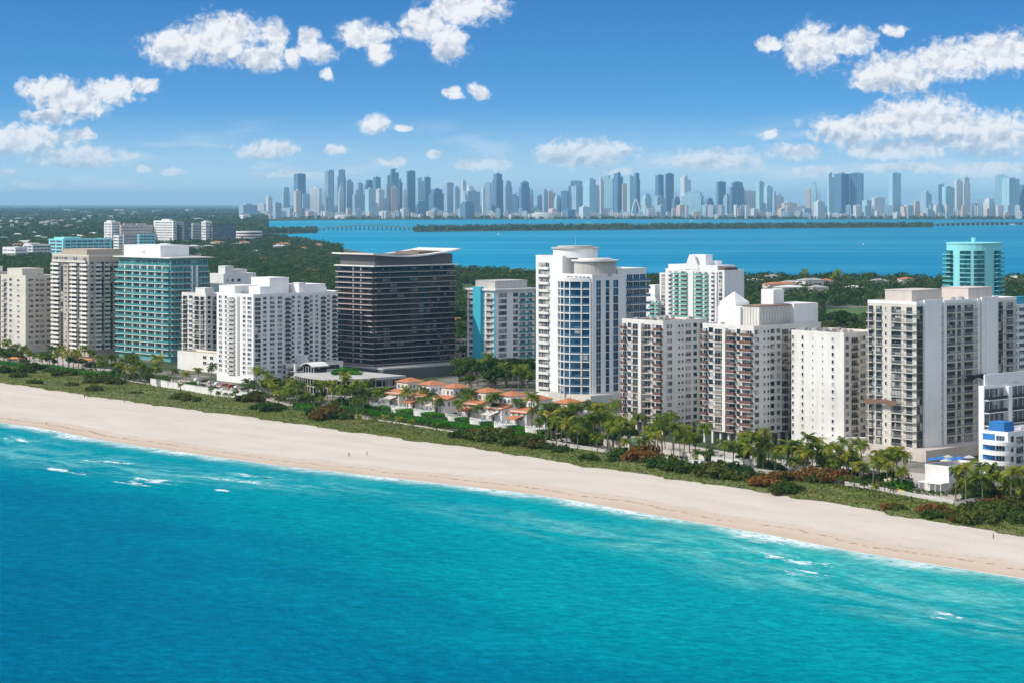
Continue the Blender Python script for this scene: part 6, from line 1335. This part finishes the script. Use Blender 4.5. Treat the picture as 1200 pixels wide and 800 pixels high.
# second, inner row of palms and small garden trees
rr = random.Random(404)
def grove(place, px0, px1, d0, d1, n, s_=1.0, tree=0.0):
    L = sorted((rr.uniform(px0, px1), rr.uniform(d0, d1)) for i in range(n)); c0 = c1 = 0
    for px, dp in L:
        P = G(px, pathy(px)-dp)
        if rr.random() < tree: plant_tree('garden_tree', f'rounded dark tree {place}, {nth(c0)} from left', P, rr.uniform(0, 6.28), rr.uniform(0.45, 0.75)*s_, rr.choice(TREES), 'tree', 'small trees in the beachfront gardens'); c0 += 1
        else: plant_tree('coconut_palm', f'inner-row palm {place}, {nth(c1)} from left', P, rr.uniform(0, 6.28), rr.uniform(0.85, 1.25)*s_, rr.choice(PALMS), 'palm tree', 'palms along the beachfront gardens', ('crown', 'trunk')); c1 += 1
grove('below the beige and cream towers at left', -5, 110, 3, 9, 16, 0.9, 0.45)
grove('before the teal tower', 112, 190, 3, 11, 14, 1.0, 0.35)
grove('below the curved glass podium', 300, 392, 2, 13, 22, 0.9, 0.4)
grove('between the podium and the first villa', 392, 450, 10, 24, 18, 1.0, 0.45)
grove('beside the last villa', 640, 722, 4, 20, 30, 1.05, 0.45)
grove('before the left twin tower', 722, 822, 4, 13, 12, 1.0, 0.15)
grove('before the right twin tower', 824, 925, 3, 8, 9, 0.95, 0.15)
grove('before the blank white tower', 925, 1000, 2, 10, 16, 0.95, 0.3)
grove('at the foot of the tower under repair', 1000, 1064, 3, 12, 9, 1.0, 0.2)
grove('around the blue-boxed hotel', 1122, 1206, 1, 12, 18, 0.85, 0.45)
grove('among the villas', 462, 640, 14, 26, 15, 0.85, 0.1)
# roof garden of the curved podium
for i, (px, py) in enumerate([(398,441),(403,439),(408,442),(413,440),(418,443),(394,443)]):
    P = G(px, py+16); P.z = 2+8.3; plant_tree('shrub', f'green roof-garden bush on the curved podium, {nth(i)} from the left', P, i, 1.1, SHR['h'][i % 2], 'shrub', 'roof garden bushes', ('foliage', 'stem'))
# cars on the parking deck and the white van
def car(label, P, rz, paint, van=False, cat='car'):
    t = thing('van' if van else 'parked_car', label, 'van' if van else 'car', P, rz, None if van else 'cars on the parking deck'); L_, w_, h = (5.2, 2.0, 2.1) if van else (4.5, 1.8, 1.45)
    mb = MB(); prof = [(-L_/2, .35), (L_/2, .35), (L_/2, .8), (L_*.28, .95), (L_*(.40 if van else .12), h), (-L_*(.48 if van else .30), h), (-L_*(.5 if van else .44), .95), (-L_/2, .85)]
    n = len(prof); mb.v = [(p[0], -w_/2, p[1]) for p in prof]+[(p[0], w_/2, p[1]) for p in prof]
    for q in range(n): mb.f.append((q, (q+1) % n, n+(q+1) % n, n+q)); mb.m.append(0)
    mb.f += [tuple(reversed(range(n))), tuple(range(n, 2*n))]; mb.m += [0, 0]; link('body', mb.mesh('body', paint), t)
    for s_ in (-1, 1):
        mb = MB(); mb.box(-L_*.26, L_*.12, s_*w_/2-0.02, s_*w_/2+0.02, 1.0, h-0.15); link('side_window', mb.mesh('side_window', GL_DARK), t)
        for xx in (-L_*.32, L_*.32):
            mb = MB(); mb.tube([(0, -0.12, 0), (0, 0.12, 0)], 0.34, 10); link('wheel', mb.mesh('wheel', FRAME_D), t, (xx, s_*w_/2, 0.34))
    mb = MB(); mb.quad((L_*.27, -w_*.42, 1.0), (L_*.27, w_*.42, 1.0), (L_*.13, w_*.42, h-.1), (L_*.13, -w_*.42, h-.1)) if not van else mb.quad((L_*.385, -w_*.42, 1.15), (L_*.385, w_*.42, 1.15), (L_*.41, w_*.42, h-.1), (L_*.41, -w_*.42, h-.1)); link('windscreen', mb.mesh('windscreen', GL_DARK), t)
CP = [('white', pmat('white_car_paint', (0.7, 0.7, 0.7), 0.25)[0]), ('dark red', pmat('red_car_paint', (0.30, 0.02, 0.02), 0.25)[0]), ('silver', pmat('silver_car_paint', (0.35, 0.36, 0.38), 0.25)[0]), ('black', pmat('black_car_paint', (0.015, 0.015, 0.017), 0.2)[0])]
CARS = [(232,446,0),(240,447.5,3),(248,449,2),(256,450.5,0),(264,452,1),(271,453.5,1),(279,455,0),(287,456.5,3),(236,452,2),(250,455,3),(262,458,0),(276,460,3),(284,462,3)]
for i, (px, py, c_) in enumerate(CARS): car(f'{CP[c_][0]} car parked below the long white slab, {nth(i)} counted row by row', G(px, py, 2.014), ANG+0.05*math.sin(i*3), CP[c_][1])
car('small white van on the beach path by the picket fence', G(817, 545.5, 2.03), ANG+math.pi/2, CP[0][1], True)
# yellow and blue sun shades, loungers and an orange awning
OR_ = plain('orange_canvas', (0.55, 0.24, 0.09)); YL = plain('yellow_canvas', (0.75, 0.50, 0.03))
for i, (px, py, L_, lb) in enumerate([(100,428,17,'long orange awning at the foot of the beige tower'),(19,427,9,'orange awning in the garden of the cream slab')]):
    t = thing('awning', lb, 'awning', G(px, py), ANG+math.pi/2); mb = MB(); mb.box(-L_/2, L_/2, -3.5, 3.5, 3.3, 3.5); mb.prism([(-L_/2, -1), (L_/2, -1), (L_/2, 1), (-L_/2, 1)], 3.5, 4.1); link('canvas', mb.mesh('canvas', OR_), t)
    for a in (-L_/2+.3, 0, L_/2-.3):
        for c_ in (-3.2, 3.2): mb = MB(); mb.tube([(a, c_, 0), (a, c_, 3.3)], 0.07, 5); link('pole', mb.mesh('pole', METAL), t)
for i in range(7):
    P = G(1052+3.2*(i % 4)+1.5*(i//4), 573+1.2*(i % 4)+3*(i//4), 2.03); t = thing('sun_lounger', f'yellow sun lounger on the terrace left of the beach pavilion, {nth(i)} from the back', 'lounger', P, ANG+math.pi, 'yellow loungers by the pavilion')
    mb = MB(); mb.box(0, 1.3, 0, 0.7, 0.3, 0.42); mb.prism([(1.3, 0), (1.95, 0), (1.95, 0.7), (1.3, 0.7)], 0.3, 0.9, z1f=lambda p: 0.42 if p[0] < 1.5 else 0.95); link('cushion', mb.mesh('cushion', YL), t); mb = MB(); [mb.box(a, a+.06, c_, c_+.06, 0, 0.3) for a in (0.1, 1.6) for c_ in (0.05, 0.6)]; link('leg', mb.mesh('leg', METAL), t)
# people on the sand and the path
def person(label, P, rz, shirt, pants, seed):
    g = random.Random(seed); me = bpy.data.meshes.new('person'); st = g.uniform(0.12, 0.25)
    V = [(0,0,.95),(0,0,1.15),(0,0.0,1.38),(0,0.01,1.50),(0,0.02,1.66),(.10,0,.90),(.11,st,.50),(.11,st*1.3,.06),(.11,st*1.3+.16,.03),(-.10,0,.90),(-.11,-st*.4,.50),(-.11,-st,.08),(-.11,-st+.15,.03),(.19,0,1.40),(.26,-.08,1.13),(.25,.04,.88),(.25,.07,.80),(-.19,0,1.40),(-.26,.10,1.13),(-.25,.22,.92),(-.25,.27,.85)]
    E = [(0,1),(1,2),(2,3),(3,4),(0,5),(5,6),(6,7),(7,8),(0,9),(9,10),(10,11),(11,12),(2,13),(13,14),(14,15),(15,16),(2,17),(17,18),(18,19),(19,20)]
    me.from_pydata(V, E, []); o = link('person', me, loc=P, rz=rz); tag(o, label, 'person')
    sk = o.modifiers.new('Skin', 'SKIN'); ra = [.14,.13,.15,.06,.105,.10,.07,.045,.045,.10,.07,.045,.045,.06,.045,.035,.04,.06,.045,.035,.04]
    for v, q in zip(me.skin_vertices[0].data, ra): v.radius = (q, q*.8 if q > .12 else q)
    me.skin_vertices[0].data[0].use_root = True; o.modifiers.new('Subsurf', 'SUBSURF').levels = 1; me.materials.append(SKIN)
    mb = MB(); n = 10
    for z0_, z1_, r0, r1, m_ in ((1.0, 1.46, .165, .19, 0),):
        mb.prism([(r0*math.cos(2*math.pi*q/n), r0*.75*math.sin(2*math.pi*q/n)) for q in range(n)], z0_, z1_, 0)
    for s_ in (-1, 1): mb.box(s_*.19-.07 if s_ > 0 else -.26, .26 if s_ > 0 else -.12, -.08, .08, 1.2, 1.44)
    link('shirt', mb.mesh('shirt', shirt), o)
    mb = MB(); mb.prism([(.175*math.cos(2*math.pi*q/n), .14*math.sin(2*math.pi*q/n)) for q in range(n)], .78, 1.0, 0); mb.box(.02, .20, -.09, .14, .52, .80); mb.box(-.20, -.02, -.13, .09, .52, .80); link('shorts', mb.mesh('shorts', pants), o)
    mb = MB(); mb.prism([(.115*math.cos(2*math.pi*q/n), -.02+.12*math.sin(2*math.pi*q/n)) for q in range(n)], 1.68, 1.80, 0); link('hair', mb.mesh('hair', FRAME_D), o)
SKIN = pmat('skin', (0.42, 0.25, 0.17), 0.6)[0]; SH_ = [plain('navy_cloth', (0.03, 0.04, 0.09)), plain('white_cloth', (0.6, 0.6, 0.6)), plain('black_cloth', (0.02, 0.02, 0.02)), plain('teal_cloth', (0.03, 0.25, 0.25))]
for i, (px, py, lb, a, c_) in enumerate([(99,466,'person in dark clothes walking on the sand near the left dune edge',2,2),(146,471.5,'person in a teal shirt walking on the sand right of the first walker',3,0),(54.5,499,'person in black standing at the waterline on the left',2,2),(409,535,'person in a white shirt strolling on the middle of the beach',1,0),(1164,632,'person in dark clothes standing on the sand near the right edge of the dunes',0,2),(1175,653,'person sitting low near the water at the right',2,2),(1068,587,'person in dark clothes walking the path before the pavilion fence',2,0),(430,534,'person in navy beside the strolling pair on the open sand',0,1)]):
    if 'sitting' in lb: continue
    P = G(px, py, 2.0); b_ = tb(P); a_ = ta(P); fr_ = (b_-float(shore(a_)))/(float(veg(a_))-float(shore(a_))); zg = float(np.interp(fr_, fr, zs)) if fr_ < 1 else 2.03; P = G(px, py, zg); person(lb, P, i*1.1, SH_[a], SH_[c_], i)
# undergrowth of the gardens
g = np.random.default_rng(15); N = 26000; aa = g.uniform(-230, 1200, N); bb = path(aa)+3.5+np.abs(g.normal(size=N))*6.5
keep = (np.sin(aa*0.09+2*np.sin(bb*0.2))+np.sin(aa*0.23+bb*0.3)) > -0.15; aa, bb = aa[keep], bb[keep]; N = len(aa)
cen = np.stack([DA.x*aa+DB.x*bb, DA.y*aa+DB.y*bb, 2.1+g.uniform(0, 1.1, N)], 1)
co, qd = leaf_cloud(cen, np.full(N, 0.25), 1, g.uniform(0.5, 1.0, N), up=0.8, seed=16)
tag(link('garden_undergrowth', np_mesh('garden_undergrowth', co, qd, GRAPE, tint=np.repeat(g.uniform(0, 0.3, N), 4))), 'low green planting filling the gardens between the beach path and the hotels', 'ground cover', kind='stuff')
# ================================================================== woods behind the towers
def land_ok(px, py):
    e = np.interp(px, [312,340,400,480,530,640,740,860,1500], [277.5,283,292,306,320,327,330,331,332])
    return (py > e) if px >= 312 else True
BOX = []
for o in list(COL.objects):
    if o.type == 'EMPTY' and o.parent is None and o.name.split('.')[0] in ('condo_tower','condo_building','condo_slab','glass_tower','black_tower','round_tower','low_building','curved_pavilion','parking_garage','round_building','hotel','house','beach_cafe','villa'):
        kids = [c for c in o.children if c.type == 'MESH' and c.name.split('.')[0] in ('wall', 'podium', 'floor_band')]
        for c in kids:
            vs = np.array([(v.co.x, v.co.y) for v in c.data.vertices])+np.array([c.location.x, c.location.y]); BOX.append((o.location.x, o.location.y, o.rotation_euler.z, vs[:, 0].min()-3, vs[:, 0].max()+3, vs[:, 1].min()-3, vs[:, 1].max()+3))
BX = np.array(BOX)
def clear(x_, y_):
    dx, dy = x_-BX[:, 0], y_-BX[:, 1]; c, s_ = np.cos(BX[:, 2]), np.sin(BX[:, 2]); lx, ly = dx*c+dy*s_, -dx*s_+dy*c
    return not np.any((lx > BX[:, 3]) & (lx < BX[:, 4]) & (ly > BX[:, 5]) & (ly < BX[:, 6]))
def in_lawn(px, py): return (887 < px < 924 and 346 < py < 359) or (962 < px < 1028 and 361 < py < 384) or (537 < px < 561 and 335 < py < 350)
rr = random.Random(77); cand = []; grid = {}
def try_add(px, py, sp):
    if not land_ok(px, py) or in_lawn(px, py): return
    P = G(px, py); kx, ky = int(P.x//sp), int(P.y//sp)
    for a in (-1, 0, 1):
        for c in (-1, 0, 1):
            for Q in grid.get((kx+a, ky+c), ()):
                if (Q[0]-P.x)**2+(Q[1]-P.y)**2 < sp*sp: return
    if not clear(P.x, P.y): return
    grid.setdefault((kx, ky), []).append((P.x, P.y)); cand.append((P.y, P, px, py))
for (x0_, x1_, y0_, y1_, n) in ((238,398,292,352,9000),(532,640,321,432,1500),(866,1022,331,392,2500),(1182,1215,331,420,300),(-10,62,284,345,1500),(740,772,331,370,400),(536,640,428,458,260)):
    for i in range(n):
        u_ = rr.random(); py = HY+1/((1/(y1_-HY))*(1-u_)+(1/(y0_-HY))*u_)     # even on the ground
        try_add(rr.uniform(x0_, x1_), py, 8.5)
cand.sort(key=lambda c: c[0]); near = cand[:290]; rest = cand[290:]
def zone(px): return 'at the left edge behind the cream slab' if px < 70 else 'in the woods between the teal and black towers' if px < 400 else 'behind the villas between the black and blue-white towers' if px < 660 else 'in the golf woods left of the repaired tower' if px < 1060 else 'at the right edge behind the hotels' if px > 1150 else 'behind the gabled white tower'
near.sort(key=lambda c: c[2]); zc_ = {}
for Y, P, px, py in near:
    z_ = zone(px); zc_[z_] = zc_.get(z_, -1)+1; plant_tree('broadleaf_tree', f'green tree {z_}, {nth(zc_[z_])} from left', P, rr.uniform(0, 6.28), rr.uniform(0.75, 1.3), rr.choice(TREES), 'tree', 'trees in the woods behind the towers')
# far woodland as one mass: crowns grow coarser with distance
g = np.random.default_rng(9); C_, R_, T_ = [], [], []
for Y, P, px, py in rest: C_.append((P.x, P.y, 2+rr.uniform(4.5, 8.5))); R_.append(rr.uniform(4, 6.5))
def wood(px0, px1, py0, py1, sp, n, rmin, rmax, zb=2.0, test=True, hz=0.8):
    for i in range(n):
        u_ = rr.random(); k0, k1 = 1/(py1-HY), 1/(py0-HY); py = HY+1/math.sqrt(k0*k0*(1-u_)+k1*k1*u_); px = rr.uniform(px0, px1)
        if test and (not land_ok(px, py) or in_lawn(px, py)): continue
        P = G(px, py)
        if not clear(P.x, P.y): continue
        if rr.random() < 0.10+0.25*(0.5+0.5*math.sin(P.x*0.011+2*math.sin(P.y*0.004))): continue
        r_ = rr.uniform(rmin, rmax); C_.append((P.x, P.y, zb+r_*hz*rr.uniform(0.8, 1.5))); R_.append(r_)
wood(-40, 400, 276, 300, 9, 11000, 5, 8); wood(-40, 320, 262, 277, 9, 13000, 7, 12); wood(-40, 60, 300, 345, 9, 1400, 4.5, 7)
wood(400, 1460, 318, 345, 9, 6200, 4.5, 7); wood(640, 1460, 345, 400, 9, 2700, 4, 6.5); wood(1230, 1460, 400, 520, 9, 500, 4, 6); wood(60, 660, 330, 400, 9, 2600, 4, 6.5)
wood(-40, 310, 247, 262, 9, 7000, 14, 26, test=False, hz=0.35); wood(295, 1230, 255.2, 257.0, 9, 2600, 8, 13, 2.4, False, 0.45)
for i in range(1500):
    px = rr.uniform(486, 1092); t = rr.random(); ya = np.interp(px, [p[0] for p in isl_top], [p[1] for p in isl_top]); yb = np.interp(px, [p[0] for p in isl_bot[::-1]], [p[1] for p in isl_bot[::-1]]); P = G(px, ya+(yb-ya)*t*0.97+0.03, 1.2)
    r_ = rr.uniform(6, 9.5); C_.append((P.x, P.y, 1.2+r_*0.9)); R_.append(r_)
for i in range(260):
    P = G(rr.uniform(303, 371), rr.uniform(269.5, 273.5), 1.2); r_ = rr.uniform(5, 9); C_.append((P.x, P.y, 1.2+r_*0.8)); R_.append(r_)
C_ = np.array(C_); R_ = np.array(R_); tint = g.random(len(C_))
dist = C_[:, 1]; far_ = dist > 4200
parts_ = []
for msk, per, k in ((~far_, 46, 0.34), (far_, 18, 0.62)):
    co, qd = leaf_cloud(C_[msk], R_[msk], per, R_[msk]*k, up=0.55, seed=12, squash=0.8, shell=0.75); parts_.append((co, qd, np.repeat(tint[msk], per*4)))
co = np.concatenate([parts_[0][0], parts_[1][0]]); qd = np.concatenate([parts_[0][1], parts_[1][1]+len(parts_[0][0])]); tn = np.concatenate([parts_[0][2], parts_[1][2]])
tag(link('woodland', np_mesh('woodland', co, qd, LEAF_FAR, tint=tn)), 'unbroken woodland covering the islands and suburbs behind the beachfront towers', 'woodland', kind='stuff')
print('woodland quads', len(qd))
